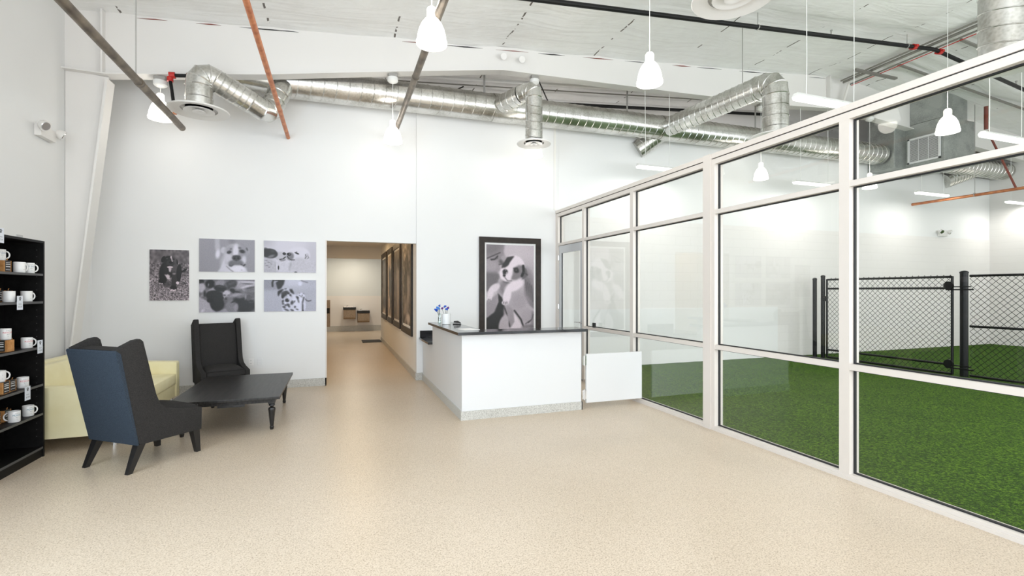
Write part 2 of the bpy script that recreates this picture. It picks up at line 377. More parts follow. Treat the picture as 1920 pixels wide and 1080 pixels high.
for x in (-2.6, -1.9, -1.35, -.9, 1.0, 1.7, 2.6, 3.4, 4.3, 5.2, 6.3, 6.9, 8.0, 8.6, 10.0):
    L_ = rr.uniform(.25, .7); red = rr.random() < .35; e_ = rr.uniform(-.004, .008)
    MB().prism([(x, czed(x) - .038), (x + L_ * .5, czed(x + L_ * .5) - .042 - e_), (x + L_, czed(x + L_) - .038), (x + L_ * .6, czed(x + L_ * .6) - .028)], YR - .012, YR - .008, 'y').build('red_insulation_edge' if red else 'torn_insulation_edge', M_rust if red else M_cavity, t)
t = thing('tapered_column', (-3.2, YR, 0), 'white leaning tapered steel column in the back left corner', 'column')
cp = [(-3.395, 0), (-3.36, 0), (-3.36, .55), (-2.92, 4.5), (-3.395, 4.54)]
MB().prism(cp, YR - .006, YR + .006, 'y').build('web', M_steelwhite, t)
MB().prism([(-3.36, .3), (-3.345, .3), (-2.895, 4.45), (-2.925, 4.45)], YR - .11, YR + .11, 'y').build('flange', M_steelwhite, t)

# ================================================================== glazed partition
FR = (XP, XP + .115); GX = XP + .062
t = thing('glazed_partition', (XP + .05, 3, 0), 'tall white framed glass partition between lobby and turf play room', 'partition')
part_root = t
YE = -2.4
MB().box((FR[0] - .012, YE, 0), (FR[1] + .01, 7.66, .028)).box((FR[0], YE, .028), (FR[1], 7.66, .05)).build('sill', M_frame, t)
mb = MB().box((FR[0] - .006, YE, 3.125), (FR[1] + .006, YB - .03, 3.18)).box((FR[0] + .012, YE, 3.115), (FR[1] - .012, YB - .03, 3.125)).box((FR[0], YE, 3.055), (FR[1], YB - .03, 3.115)); mb.build('head_rail', M_frame, t)
bx((FR[0] + .008, YE, 3.1155), (FR[0] + .0125, YB - .03, 3.1245)).build('head_groove', M_gasket, t)
posts = [(8.70, 8.81, 0), (7.63, 7.70, 0), (6.12, 6.20, 0), (4.53, 4.65, 1), (2.92, 3.01, 0), (1.4, 1.49, 0), (-.1, -.01, 0), (-1.6, -1.51, 0)]
for a, b, wide in posts:
    mb = MB().box((FR[0] - (.02 if wide else 0), a, .05 if not wide else 0), (FR[1], b, 3.056 if not wide else 3.18))
    if wide: mb.box((FR[0], b - .002, .05), (FR[1], b + .02, 3.056)); mb.box((FR[0] - .004, a - .05, .05), (FR[1], a + .002, 3.056))
    mb.build('mullion', M_frame, t, bev=0)
bays = [(7.70, 8.70, 'door'), (6.20, 7.63, 0), (4.67, 6.12, 0), (3.01, 4.48, 0), (1.49, 2.92, 0), (-.01, 1.4, 0), (-1.51, -.1, 0)]
def pane(y0, y1, z0, z1):
    bx((GX - .003, y0 + .005, z0 + .004), (GX + .003, y1 - .005, z1 - .004)).build('glass_pane', M_glass, part_root)
    mb = MB(); g = .011; X0, X1 = GX - .012, GX + .012
    mb.box((X0, y0, z0), (X1, y0 + g, z1)).box((X0, y1 - g, z0), (X1, y1, z1)).box((X0, y0 + g, z0), (X1, y1 - g, z0 + g)).box((X0, y0 + g, z1 - g), (X1, y1 - g, z1))
    mb.build('gasket', M_gasket, part_root)
for y0, y1, k in bays:
    bx((FR[0] + .004, y0, 2.482), (FR[1] - .004, y1, 2.53)).build('transom', M_frame, t)
    if k != 'door':
        bx((FR[0] + .004, y0, .93), (FR[1] - .004, y1, .98)).build('transom', M_frame, t)
        pane(y0, y1, .05, .93); pane(y0, y1, .98, 2.482)
    pane(y0, y1, 2.53, 3.055)
# door leaf
d = thing('glass_door', (GX, 8.2, 0), 'grey aluminium framed glass door at the far end of the partition', 'door')
DX = (XP + .02, XP + .065)
y0, y1 = 7.705, 8.695
for nm, a, b in [('stile', (DX[0], y0, .02), (DX[1], y0 + .1, 2.475)), ('stile', (DX[0], y1 - .1, .02), (DX[1], y1, 2.475)), ('top_rail', (DX[0], y0 + .1, 2.33), (DX[1], y1 - .1, 2.475)), ('bottom_rail', (DX[0], y0 + .1, .02), (DX[1], y1 - .1, .27))]:
    bx(a, b, .003).build(nm, M_alu, d)
bx((XP + .038, y0 + .1, .27), (XP + .044, y1 - .1, 2.33)).build('glass_pane', M_glass, d)
mb = MB().box((XP + .03, y0 + .1, .27), (XP + .05, y0 + .112, 2.33)).box((XP + .03, y1 - .112, .27), (XP + .05, y1 - .1, 2.33)); mb.build('gasket', M_gasket, d)
h = MB().lathe([(.026, 0), (.026, .012)], seg=16); 
for v in h.bm.verts: v.co = Vector((XP + .02 - v.co.z, 7.76 + v.co.x, 1.04 + v.co.y))
h.tube([(XP + .008, 7.76, 1.04), (XP - .04, 7.76, 1.04), (XP - .045, 7.78, 1.04), (XP - .045, 7.90, 1.035)], .009, 8); h.build('lever_handle', M_chrome, d, smooth=True)
for z in (.35, 1.25, 2.2): MB().tube([(XP + .012, 8.70, z), (XP + .012, 8.70, z + .09)], .011, 8).build('hinge', M_chrome, d)
tag(bx((XP - .02, 7.24, .981), (XP + .02, 7.3, 1.06), .004).build('door_buzzer', M_cavity), 'small black box standing on the glass partition mid rail', 'buzzer')

# ================================================================== turf play room
o = bx((XP + .06, -3.6, -.12), (XR, YB, .012)).build('floor_play_room', M_cavity); struct(o)
mb = MB(); nx, ny = 90, 70
g = [[mb.bm.verts.new((XP + .125 + (XR - XP - .125) * i / nx, -3.5 + (YB - .02 + 3.5) * j / ny, .03 + .006 * noise.noise(Vector((i * .6, j * .6, 0))))) for i in range(nx + 1)] for j in range(ny + 1)]
for j in range(ny):
    for i in range(nx): mb.bm.faces.new([g[j][i], g[j][i+1], g[j+1][i+1], g[j+1][i]])
tag(mb.build('artificial_turf', M_turf, smooth=True, origin=(XP, 0, 0)), 'green artificial turf carpeting the play room floor', 'artificial turf', kind='stuff')

# chain link fence
FX = 10.75
def mesh_panel(name, y0, y1, z0, z1, parent, s=.075, r=.0038, knuckle=True):
    mb = MB(); L_, Hh = y1 - y0, z1 - z0
    def bar(p, q, dx):
        P = Vector((FX + dx, p[0], p[1])); Q = Vector((FX + dx, q[0], q[1])); mb.tube([P, Q], r, 4, cap=False)
    k = -Hh
    while k < L_:
        a = max(0, k); b = min(L_, k + Hh)
        if b - a > .01:
            bar((y0 + a, z0 + a - k), (y0 + b, z0 + b - k), .002)
            bar((y0 + a, z1 - (a - k)), (y0 + b, z1 - (b - k)), -.002)
        k += s * 1.41
    if knuckle:
        y = y0 + .02
        while y < y1 - .02:
            mb.tube([(FX, y - .02, z1 - .015), (FX, y, z1 + .028)], r * 1.2, 4, cap=False); mb.tube([(FX, y + .02, z1 - .015), (FX, y, z1 + .028)], r * 1.2, 4, cap=False); y += s * 1.41
    o = mb.build(name, M_fence, parent); return o
def post(y, r, h, name, label, x=FX):
    mb = MB().lathe([(r, .02), (r, h), (r * 1.12, h + .005), (r * 1.12, h + .025), (r * .7, h + .045), (r * .1, h + .05)], (x, y, 0), 16)
    return tag(mb.build(name, M_fence, smooth=True), label, 'fence post', 'black fence posts')
post(8.50, .045, 1.86, 'fence_post', 'black round fence post nearest the play room back wall', FX - .05)
post(8.33, .045, 1.92, 'fence_post', 'taller black round post at the latch end of the fence gate', FX)
post(5.62, .06, 1.92, 'fence_post', 'thick black round post between the sliding gate and the fixed fence', FX + .06)
g_ = thing('fence_gate', (FX, 7, .04), 'black chain link sliding gate on the play room turf', 'gate')
for nm, z in [('top_rail', 1.86), ('upper_rail', 1.65), ('lower_rail', .23), ('bottom_rail', .06)]:
    MB().tube([(FX, 5.78, z), (FX, 8.22, z)], .022, 10).build(nm, M_fence, g_, smooth=True)
for y in (5.77, 8.23): MB().tube([(FX, y, .05), (FX, y, 1.87)], .022, 10).build('upright', M_fence, g_, smooth=True)
mesh_panel('chain_link_mesh', 5.78, 8.22, .06, 1.87, g_)
for z in (1.70, .25):
    mb = MB(); mb.tube([(FX - .07, 5.80, z), (FX - .03, 5.80, z)], .075, 20); mb.box((FX - .03, 5.48, z - .035), (FX + .0, 5.86, z - .015)); mb.box((FX - .03, 5.44, z - .09), (FX, 5.86, z - .065)); mb.build('roller', M_fence, g_, smooth=True)
MB().box((FX - .05, 8.22, 1.36), (FX + .02, 8.3, 1.48), .01).tube([(FX - .05, 8.2, 1.42), (FX - .05, 8.34, 1.42)], .015, 8).build('latch', M_fence, g_)
f_ = thing('chain_link_fence', (FX, 4, .04), 'black chain link fixed fence panel right of the thick post', 'fence')
for nm, z in [('top_rail', 1.87), ('mid_rail', .96), ('bottom_rail', .07)]:
    MB().tube([(FX, 2.6, z), (FX, 5.50, z)], .021, 10).build(nm, M_fence, f_, smooth=True)
mesh_panel('chain_link_mesh', 2.7, 5.50, .07, 1.87, f_, knuckle=False)

# ================================================================== pipes over the lobby
def pipe(name, pts, r, m, label, cat='pipe', seg=12, group=None, root=None):
    o = MB().tube(pts, r, seg).build(name, m, root, smooth=True)
    return o if root else tag(o, label, cat, group)
def ring(name, c, axis, r, m, root, w=.02):
    a = Vector(axis).normalized() * w; c = Vector(c); return MB().tube([c - a, c + a], r, 14).build(name, m, root, smooth=True)
t = thing('steel_pipe', (-2.10, 4, 3.95), 'long grey steel pipe running over the lobby at far left', 'pipe')
MB().tube([(-2.10, -3, 3.97), (-2.10, 8.22, 3.945)], .044, 16).build('pipe_run', M_pipe, t, smooth=True); ring('coupling', (-2.10, 6.6, 3.95), (0, 1, 0), .050, M_pipe, t, .03)
MB().tube([(-2.10, 6.5, 3.98), (-2.10, 6.5, czed(-2.10) + .03)], .006, 6).build('hanger_rod', M_rod, t)
t = thing('steel_pipe', (.82, 4, 4.2), 'dark grey steel pipe running behind the central pendant lamp', 'pipe')
MB().tube([(.935, -3, 4.29), (.93, 8.835, 4.30)], .041, 16).build('pipe_run', M_pipe, t, smooth=True)
for y in (6.2, 8.35): ring('coupling', (.932, y, 4.297), (0, 1, 0), .046, M_pipe, t, .006)
t = thing('copper_pipe', (-.76, 4, 4.2), 'orange copper pipe running straight over the lobby', 'pipe')
MB().tube([(-.76, -3, 4.27), (-.76, 8.83, 4.13)], .03, 14).build('pipe_run', M_copper, t, smooth=True); ring('coupling', (-.76, 7.6, 4.147), (0, 1, 0), .034, M_copper, t, .02)
# sprinkler branch at the left
t = thing('sprinkler_branch', (-2.3, 8.0, 4.6), 'black sprinkler branch pipe with red couplings beside the left rafter end', 'pipe')
MB().tube([(-2.14, 7.99, 4.6), (-1.5, 7.99, 4.68)], .025, 10).build('pipe_run', M_blackpipe, t, smooth=True)
MB().tube([(-2.19, 7.99, 4.58), (-2.12, 7.95, 4.10)], .022, 10).build('drop_pipe', M_blackpipe, t, smooth=True)
ring('red_coupling', (-2.16, 7.99, 4.6), (1, 0, .1), .045, M_redfit, t, .035); ring('red_coupling', (-2.185, 7.99, 4.54), (0, 0, 1), .04, M_redfit, t, .03)
ring('orange_sprinkler_head', (-2.12, 7.95, 4.08), (0, 0, 1), .026, M_copper, t, .03)
# black sprinkler main following the roof
t = thing('sprinkler_main', (6, 6.2, 5.4), 'long black sprinkler main crossing below the ceiling with red couplings', 'pipe')
zc = lambda x: (5.765 + .046 * (x - 5.02) if False else 5.60 + (x - 2.53) * .0855) if x < 11 else 5.60 + 8.47 * .0855 - .125 * (x - 11)
MB().tube([(XL + .1, 6.2, zc(XL + .1)), (10.95, 6.2, zc(10.95)), (11.05, 6.2, zc(11.05)), (XR - .05, 6.2, zc(XR))], .036, 14).build('pipe_run', M_blackpipe, t, smooth=True)
for x in (10.4, 11.16):
    mb = MB(); c = Vector((x, 6.2, zc(x))); mb.tube([c - Vector((.04, 0, .003)), c + Vector((.04, 0, .003))], .052, 14); mb.box(c + Vector((-.03, -.075, -.02)), c + Vector((.03, .075, .02)), .004); mb.build('red_coupling', M_redfit, t, smooth=True)
for x in (1.2, 6.52, 10.2, 12.8): MB().tube([(x, 6.2, zc(x) + .03), (x, 6.2, czed(x) + .02)], .007, 6).build('hanger_rod', M_rod, t); ring('hanger_ring', (x, 6.2, zc(x)), (1, 0, 0), .045, M_rod, t, .008)
for x in (8.2, 13.7): MB().lathe([(.012, 0), (.012, .06), (.02, .065), (.02, .08)], (x, 6.2, zc(x) + .03), 10).build('sprinkler_head', M_rod, t)
# conduits and wiring along the ridge
for i, (dx, dz, r, m, lab) in enumerate([(0, -.12, .028, M_conduit, 'thickest grey conduit running along the roof ridge'), (-.12, -.1, .018, M_conduit, 'thin grey conduit left of the thickest ridge conduit'), (.14, -.15, .018, M_conduit, 'thin grey conduit right of the thickest ridge conduit'), (.24, -.16, .009, M_redfit, 'thin red wire running along the roof ridge')]):
    pipe('conduit', [(10.9 + dx, -2, 6.52 + dz), (10.9 + dx, 5.5, 6.52 + dz), (10.9 + dx + .05 * math.sin(i), 7.95, 6.49 + dz)], r, m, lab, 'conduit', 8)
t = tag(MB().prism([(10.4, 6.34), (11.7, 6.34), (11.7, 6.30), (10.4, 6.30)], 7.3, 7.37, 'y').build('strut_channel', M_conduit), 'short slotted steel channel carrying the ridge conduits', 'channel')
pipe('sway_brace', [(12.55, 7.2, 6.26), (10.9, 7.6, 5.78)], .045, M_steelwhite, 'white diagonal brace rising to the roof ridge', 'brace')
pipe('sway_brace', [(11.1, 7.95, 6.42), (10.9, 7.95, 5.9)], .03, M_hall, 'short beige diagonal brace against the rafter web', 'brace')
# grey purlin lines on the far slope
for y, lab in ((5.9, 'nearer dark purlin edge on the far roof slope'), (7.0, 'farther dark purlin edge on the far roof slope')):
    pipe('purlin', [(11.25, y, czed(11.25) - .10), (XR - .1, y, czed(XR - .1) - .10)], .03, M_conduit, lab, 'purlin', 6)
# black pipe and conduits beyond the rafter
pipe('sprinkler_main', [(XL, 9.6, 4.83), (4.08, 9.6, 5.61), (10.26, 9.6, 6.12), (11, 9.6, 6.2)], .036, M_blackpipe, 'black sprinkler main seen beyond the rafter above the duct')
pipe('conduit', [(-1.2, 9.2, 5.30), (4, 9.2, 5.72), (8, 9.2, 6.05)], .014, M_conduit, 'thin grey conduit beyond the rafter over the black main', 'conduit', 6)
pipe('cable_brace', [(1.6, 8.9, 5.05), (2.3, 9.2, 5.55)], .012, M_blackpipe, 'thin black brace rod leaning behind the long pendant cord', 'rod', 6)
pipe('cable_brace', [(3.55, 8.4, 5.5), (4.2, 9.3, 5.4)], .012, M_blackpipe, 'thin black brace rod behind the middle diffuser elbow', 'rod', 6)
for y, z in ((9.06, -.17), (9.85, -.2)):
    pipe('purlin', [(XL, y, czed(XL) + z), (10.8, y, czed(10.8) + z)], .035, M_steelwhite, 'white purlin beyond the rafter, %s row' % ('nearer' if y < 9 else 'farther'), 'purlin', 6)

# ================================================================== ducts
def duct_tube(mb, p0, p1, r, seam=.11, seg=32, spiral=True, ends=True, h=.007):
    p0, p1 = Vector(p0), Vector(p1); ax = (p1 - p0); Ln = ax.length; ax.normalize()
    up = Vector((0, 0, 1)) if abs(ax.z) < .9 else Vector((1, 0, 0)); u = (up - ax * up.dot(ax)).normalized(); v = ax.cross(u)
    st = [(0, r)]; s = seam * .6
    while s < Ln - seam * .4 - .02:
        st += [(s - .008, r), (s - .002, r + h), (s + .002, r + h), (s + .008, r)]; s += seam
    st.append((Ln, r)); rs = []
    for s, rad in st:
        row = []
        for k in range(seg):
            a = 2 * math.pi * k / seg; off = 0
            if spiral and 0 < s < Ln: off = max(-s + .001, min(Ln - s - .001, seam * .45 * math.sin(a)))
            row.append(p0 + ax * (s + off) + (u * math.cos(a) + v * math.sin(a)) * rad)
        rs.append(row)
    mb.rings(rs, cap=ends)
def elbow(mb, c0, d0, c1, d1, r, n=4, seg=28):
    # segmented elbow from c0 heading d0 to c1 heading d1 with raised gore seams
    c0, c1, d0, d1 = Vector(c0), Vector(c1), Vector(d0).normalized(), Vector(d1).normalized(); k = (c1 - c0).length * .55
    P = lambda t: c0 * (1-t)**3 + (c0 + d0 * k) * 3 * t * (1-t)**2 + (c1 - d1 * k) * 3 * t*t*(1-t) + c1 * t**3
    up = None; rs = []
    for i in range(n + 1):
        t = i / n; p = P(t); tg = (P(min(1, t + .01)) - P(max(0, t - .01))).normalized()
        if up is None: up = Vector((.1, .2, 1)) if abs(tg.z) < .9 else Vector((1, .2, 0))
        u = (up - tg * up.dot(tg)).normalized(); v = tg.cross(u); up = u
        C = lambda o, rad: [p + tg * o + (u * math.cos(a) + v * math.sin(a)) * rad for a in [2 * math.pi * q / seg for q in range(seg)]]
        rs += [C(-.010, r), C(0, r + .008), C(.010, r)]
    mb.rings(rs)
DR = .24
def dz(x): return 4.905 + (x + .86) * .0105
t = thing('spiral_duct', (5, 8.5, 4.9), 'long round galvanised spiral duct along the back wall', 'duct')
mb = MB(); duct_tube(mb, (-.95, 8.5, dz(-.95)), (2.75, 8.5, dz(2.75)), DR, .19); mb.build('duct_run', M_duct, t, smooth=True, ang=22)
mb = MB(); duct_tube(mb, (2.9, 8.5, dz(2.9)), (6.3, 8.5, dz(6.3)), DR, .16); mb.build('duct_run', M_duct, t, smooth=True, ang=22)
mb = MB(); duct_tube(mb, (6.6, 8.5, dz(6.6)), (12.95, 8.5, dz(12.95)), DR + .005, .16); mb.build('duct_run', M_duct, t, smooth=True, ang=22)
mb = MB(); duct_tube(mb, (14.55, 8.48, dz(13)), (XR - .01, 8.48, dz(13)), DR, .16); mb.build('duct_run', M_duct, t, smooth=True, ang=22)
for x in (2.82, 6.45):
    MB().tube([(x - .16, 8.5, dz(x)), (x + .16, 8.5, dz(x))], DR + .012, 28).build('tee_collar', M_duct, t, smooth=True, ang=24)
MB().tube([(-1.5, 8.45, 4.9), (-.93, 8.5, dz(-.95))], [.16, .2], 24).build('end_cap', M_duct, t, smooth=True)
mb = MB(); duct_tube(mb, (6.42, 8.62, 4.93), (5.98, 8.84, 4.58), .19, .09); mb.build('wall_branch', M_duct, t, smooth=True, ang=24)
mb = MB(); duct_tube(mb, (16.8, 8.6, 4.95), (16.1, 8.84, 4.68), .2, .09); mb.build('wall_branch', M_duct, t, smooth=True, ang=24)
for x in (2.55, 5.6, 9.0): 
    bx((x - .018, 8.62, dz(x) + .22), (x + .018, 8.63, czed(x) + .1)).build('hanger_strap', M_rod, t)

def diffuser(parent, c, r):
    x, y, z = c
    MB().lathe([(r * .48, z + .07), (r * .55, z + .055), (r * .99, z + .02), (r, z + .012), (r * .985, z), (r * .60, z + .026), (r * .60, z + .06)], (x, y, 0), 40).build('outer_cone', M_steelwhite, parent, smooth=True)
    MB().lathe([(r * .2, z + .05), (r * .5, z + .012), (r * .505, z + .002), (r * .42, z + .008), (r * .24, z + .035), (r * .2, z + .035)], (x, y, 0), 36).build('middle_cone', M_steelwhite, parent, smooth=True)
    MB().lathe([(r * .05, z + .04), (r * .21, z + .004), (r * .215, z - .006), (r * .12, z - .002), (r * .02, z + .012)], (x, y, 0), 28).build('inner_cone', M_steelwhite, parent, smooth=True)
    MB().lathe([(r * .57, z + .061), (r * .57, z + .066)], (x, y, 0), 28).build('dark_throat', M_cavity, parent)
# left diffuser drop
t = thing('duct_drop', (-1.77, 7.72, 4.05), 'galvanised drop duct with round white diffuser at the left', 'duct')
diffuser(t, (-1.77, 7.70, 4.04), .37)
mb = MB(); duct_tube(mb, (-1.77, 7.70, 4.1), (-1.77, 7.70, 4.38), .165, .2, spiral=False); mb.build('drop_duct', M_duct, t, smooth=True, ang=24)
dd = Vector((.52, .22, -.30)).normalized()
mb = MB(); elbow(mb, (-1.77, 7.70, 4.38), (0, 0, 1), (-1.6, 7.77, 4.52), dd, .165, 4); mb.build('elbow', M_duct, t, smooth=True, ang=24)
mb = MB(); duct_tube(mb, (-1.6, 7.77, 4.52), (-1.17, 7.95, 4.33), .16, .085); mb.build('sloping_duct', M_duct, t, smooth=True, ang=24)
mb = MB(); elbow(mb, (-1.17, 7.95, 4.33), dd, (-.86, 8.32, 4.62), (.35, .35, .9), .16, 5); mb.build('elbow', M_duct, t, smooth=True, ang=24)
mb = MB(); duct_tube(mb, (-.86, 8.32, 4.62), (-.8, 8.4, 4.8), .165, .3, spiral=False); mb.build('takeoff', M_duct, t, smooth=True, ang=24)
# middle diffuser drop
t = thing('duct_drop', (3.14, 7.66, 4.08), 'galvanised drop duct with round white diffuser above the reception desk', 'duct')
diffuser(t, (3.14, 7.66, 4.08), .29)
mb = MB(); duct_tube(mb, (3.14, 7.66, 4.14), (3.14, 7.66, 4.86), .145, .13); mb.build('drop_duct', M_duct, t, smooth=True, ang=24)
mb = MB(); elbow(mb, (3.14, 7.66, 4.86), (0, 0, 1), (2.98, 7.86, 4.98), (-.55, .75, -.15), .15, 4); mb.build('elbow', M_duct, t, smooth=True, ang=24)
mb = MB(); duct_tube(mb, (2.98, 7.86, 4.98), (2.78, 8.28, 4.94), .155, .14, spiral=False); mb.build('takeoff', M_duct, t, smooth=True, ang=24)
# right diffuser drop with the long sloping branch
t = thing('duct_drop', (6.74, 6.05, 4.1), 'galvanised drop duct with long sloping branch rising behind the partition head', 'duct')
diffuser(t, (6.74, 6.05, 4.1), .4)
mb = MB(); duct_tube(mb, (6.74, 6.05, 4.16), (6.74, 6.05, 4.78), .195, .17, spiral=False); mb.build('drop_duct', M_duct, t, smooth=True, ang=24)
bd = (Vector((6.40, 8.36, 4.98)) - Vector((6.74, 6.3, 5.02))).normalized()
mb = MB(); elbow(mb, (6.74, 6.05, 4.78), (0, 0, 1), (6.70, 6.36, 5.02), bd, .195, 4); mb.build('elbow', M_duct, t, smooth=True, ang=24)
mb = MB(); duct_tube(mb, (6.70, 6.36, 5.02), (6.42, 8.34, 4.97), .19, .13); mb.build('sloping_duct', M_duct, t, smooth=True, ang=22)
MB().tube([(6.6, 6.6, 5.2), (6.6, 6.6, czed(6.6) + .03)], .008, 6).build('hanger_rod', M_rod, t)
# near ceiling diffuser and the far right drop
t = thing('duct_drop', (3.19, 3.29, 4.1), 'large round white diffuser hanging at the top edge of the view', 'duct')
diffuser(t, (3.19, 3.29, 4.1), .34); mb = MB(); duct_tube(mb, (3.19, 3.29, 4.16), (3.19, 3.29, 5.2), .17, .13); mb.build('drop_duct', M_duct, t, smooth=True, ang=24)
t = thing('duct_drop', (6.58, 3.0, 4.1), 'wide galvanised drop duct at the top right corner above the partition', 'duct')
diffuser(t, (6.58, 3.0, 3.96), .40); mb = MB(); duct_tube(mb, (6.58, 3.0, 4.02), (6.58, 3.0, 5.9), .27, .17); mb.build('drop_duct', M_duct, t, smooth=True, ang=24)

# return air plenum in the play room
t = thing('air_plenum', (13.9, 8.2, 4.5), 'large grey sheet metal air plenum hung above the play room', 'duct box')
bx((13.0, 8.19, 4.66), (13.42, 8.83, 6.0), .004).build('inlet_box', M_sheet, t)
bx((13.42, 7.36, 4.62), (14.55, 8.83, 5.7), .004).build('lower_box', M_sheet, t)
bx((13.42, 7.42, 5.705), (14.4, 8.8, 6.3), .004).build('upper_box', M_sheet, t)
for y in (7.6, 8.05, 8.5): bx((13.405, y - .006, 4.62), (13.42, y + .006, 5.7)).build('seam_rib', M_sheet, t) if y > 8.2 else None
g = thing('return_grille', (13.4, 7.7, 4.72), 'white louvred return grille on the side of the air plenum', 'grille')
mb = MB(); gy0, gy1, gz0, gz1 = 7.42, 8.12, 4.74, 5.36
mb.box((13.375, gy0, gz0), (13.405, gy0 + .04, gz1)).box((13.375, gy1 - .04, gz0), (13.405, gy1, gz1)).box((13.375, gy0, gz0), (13.405, gy1, gz0 + .04)).box((13.375, gy0, gz1 - .04), (13.405, gy1, gz1)); mb.build('frame', M_grille, g)
mb = MB()
for k in range(22):
    z = gz0 + .05 + k * (gz1 - gz0 - .1) / 21
    mb.prism([(13.385, z - .012), (13.388, z - .012), (13.4, z + .006), (13.397, z + .006)], gy0 + .04, gy1 - .04, 'y')
for y in (gy0 + .25, gy0 + .46): mb.box((13.378, y - .005, gz0 + .04), (13.386, y + .005, gz1 - .04))
mb.build('louvres', M_grille, g); bx((13.401, gy0 + .04, gz0 + .04), (13.404, gy1 - .04, gz1 - .04)).build('dark_backing', M_cavity, g)
# copper and red pipes at the far right
t = thing('copper_pipe', (14.75, 7, 3.95), 'orange copper pipe over the play room ending at the far back wall', 'pipe')
MB().tube([(14.75, 4, 3.95), (14.75, 8.84, 3.95)], .036, 12).build('pipe_run', M_copper, t, smooth=True)
MB().tube([(14.75, 7.45, 3.98), (14.75, 7.45, czed(14.75))], .008, 6).build('hanger_rod', M_rod, t); ring('hanger_ring', (14.75, 7.45, 3.96), (0, 1, 0), .05, M_rod, t, .008)
t = thing('red_drop_pipe', (14.75, 7.2, 5.5), 'thin rust red drop pipe beside the play room plenum', 'pipe')
MB().tube([(14.75, 7.23, 6.05), (14.75, 7.23, 5.5)], .04, 10).build('vertical_pipe', M_rust, t, smooth=True)
MB().tube([(14.75, 7.2, 5.45), (14.75, 6.68, 3.98)], .022, 10).build('diagonal_pipe', M_rust, t, smooth=True)

# ================================================================== lamps
def pendant(x, y, zt, label, energy, group, canopy_w=.055, beam=True):
    t = thing('pendant_lamp', (x, y, 4.0), label, 'lamp', group)
    MB().lathe([(.138, 4.0), (.148, 4.003), (.15, 4.03), (.143, 4.045), (.137, 4.09), (.122, 4.15), (.098, 4.205), (.068, 4.245), (.045, 4.265), (.043, 4.262), (.065, 4.24), (.094, 4.2), (.118, 4.147), (.133, 4.088), (.138, 4.03)], (x, y, 0), 32).build('lamp_shade', M_lamp, t, smooth=True)
    mb = MB().lathe([(.03, 4.255), (.046, 4.262), (.046, 4.35), (.036, 4.362), (.012, 4.368)], (x, y, 0), 20)
    for k in range(12):
        a = k * math.pi / 6; mb.box((x + .045 * math.cos(a) - .004, y + .045 * math.sin(a) - .004, 4.265), (x + .045 * math.cos(a) + .004, y + .045 * math.sin(a) + .004, 4.345))
    mb.build('lamp_neck', M_lampneck, t, smooth=True)
    MB().lathe([(.004, 4.37), (.004, zt - .1)], (x, y, 0), 8).build('cord', M_cord, t)
    mb = MB().lathe([(.008, zt - .16), (.07, zt - .13), (.085, zt - .115), (.085, zt - .06), (.07, zt - .055)], (x, y, 0), 24); mb.build('canopy', M_cord, t, smooth=True)
    bx((x - .07, y - .055, zt - .055), (x + .07, y + .055, zt), .004).build('junction_box', M_steelwhite if not beam else M_rod, t)
    light('pendant_bulb', 'POINT', (x, y, 3.96), energy, (1, .94, .84), radius=.11)
    light('pendant_fill', 'POINT', (x, y, 4.46), energy * (3.6 if not beam else .8), (1, .93, .82), radius=.09)   # extra point lamp added above the shade to brighten the ceiling
    return t
zb = lambda x: float(np.interp(x, [p[0] for p in low], [p[1] for p in low])) - .018
EL = 3.2
pendant(-2.33, YR, zb(-2.33), 'lit white pendant lamp beside the tapered column at far left', EL, 'pendants under the rafter')
pendant(.85, YR, zb(.85), 'lit white pendant lamp under the rafter near the hallway opening', EL, 'pendants under the rafter')
pendant(3.33, YR, zb(3.33), 'lit white pendant lamp mostly hidden behind the middle diffuser', EL, 'pendants under the rafter')
pendant(.87, 4.75, czed(.87), 'largest lit pendant lamp, at the top centre over the lobby', EL, 'pendants over the lobby', beam=False)
pendant(3.42, 4.8, czed(3.42), 'lit pendant lamp hanging left of the sloping branch duct', EL, 'pendants over the lobby', beam=False)
pendant(8.61, YR, zb(8.61), 'lit pendant lamp seen through the glass against the play room wall', EL, 'pendants in the play room')
pendant(8.74, 4.75, czed(8.74), 'lit pendant lamp seen through the glass before the grey plenum', EL, 'pendants in the play room', beam=False)
pendant(11.77, 7.95, zb(11.77), 'lit pendant lamp just visible below the partition rail beside the post', EL, 'pendants in the play room')
def fluoro(x, y, label, e=13, zt=None, c2=None):
    t = thing('fluorescent_light', (x + .6, y, 4.0), label, 'ceiling light', 'fluorescent fittings')
    ln = 1.18 if x < 17 else .98
    MB().prism([(y - .03, 4.075), (y + .03, 4.075), (y + .06, 4.035), (y - .06, 4.035)], x, x + ln, 'x').build('housing', M_cord, t)
    MB().prism([(y - .058, 4.034), (y + .058, 4.034), (y + .045, 3.995), (y, 3.985), (y - .045, 3.995)], x + .01, x + ln - .01, 'x').build('lens', M_tube, t)
    for px_ in (x + .18, x + (c2 or ln - .15)): MB().tube([(px_, y, 4.07), (px_ + .01, y, 4.5), (px_, y, (zt(px_) if callable(zt) else zt or czed(px_) + .03))], .005, 6).build('cord', M_cord, t)
    light('fluorescent_glow', 'AREA', (x + ln / 2, y, 3.97), e, (1, .98, .94), (0, 0, 0), ln, .12)
fluoro(5.5, 8.12, 'fluorescent fitting over the partition far end, below the big duct', zt=zb, c2=.75)
fluoro(9.6, 8.12, 'fluorescent fitting in the play room right of the far bell lamp', zt=zb)
fluoro(13.45, 7.96, 'fluorescent fitting above the end of the orange play room pipe', zt=4.62)
fluoro(17.15, 7.95, 'rightmost distant fluorescent fitting below the pipe', zt=zb)
fluoro(9.41, 4.66, 'nearest fluorescent fitting at the right edge behind glass')
fluoro(5.4, 4.55, 'bright fluorescent fitting seen above the partition head rail')
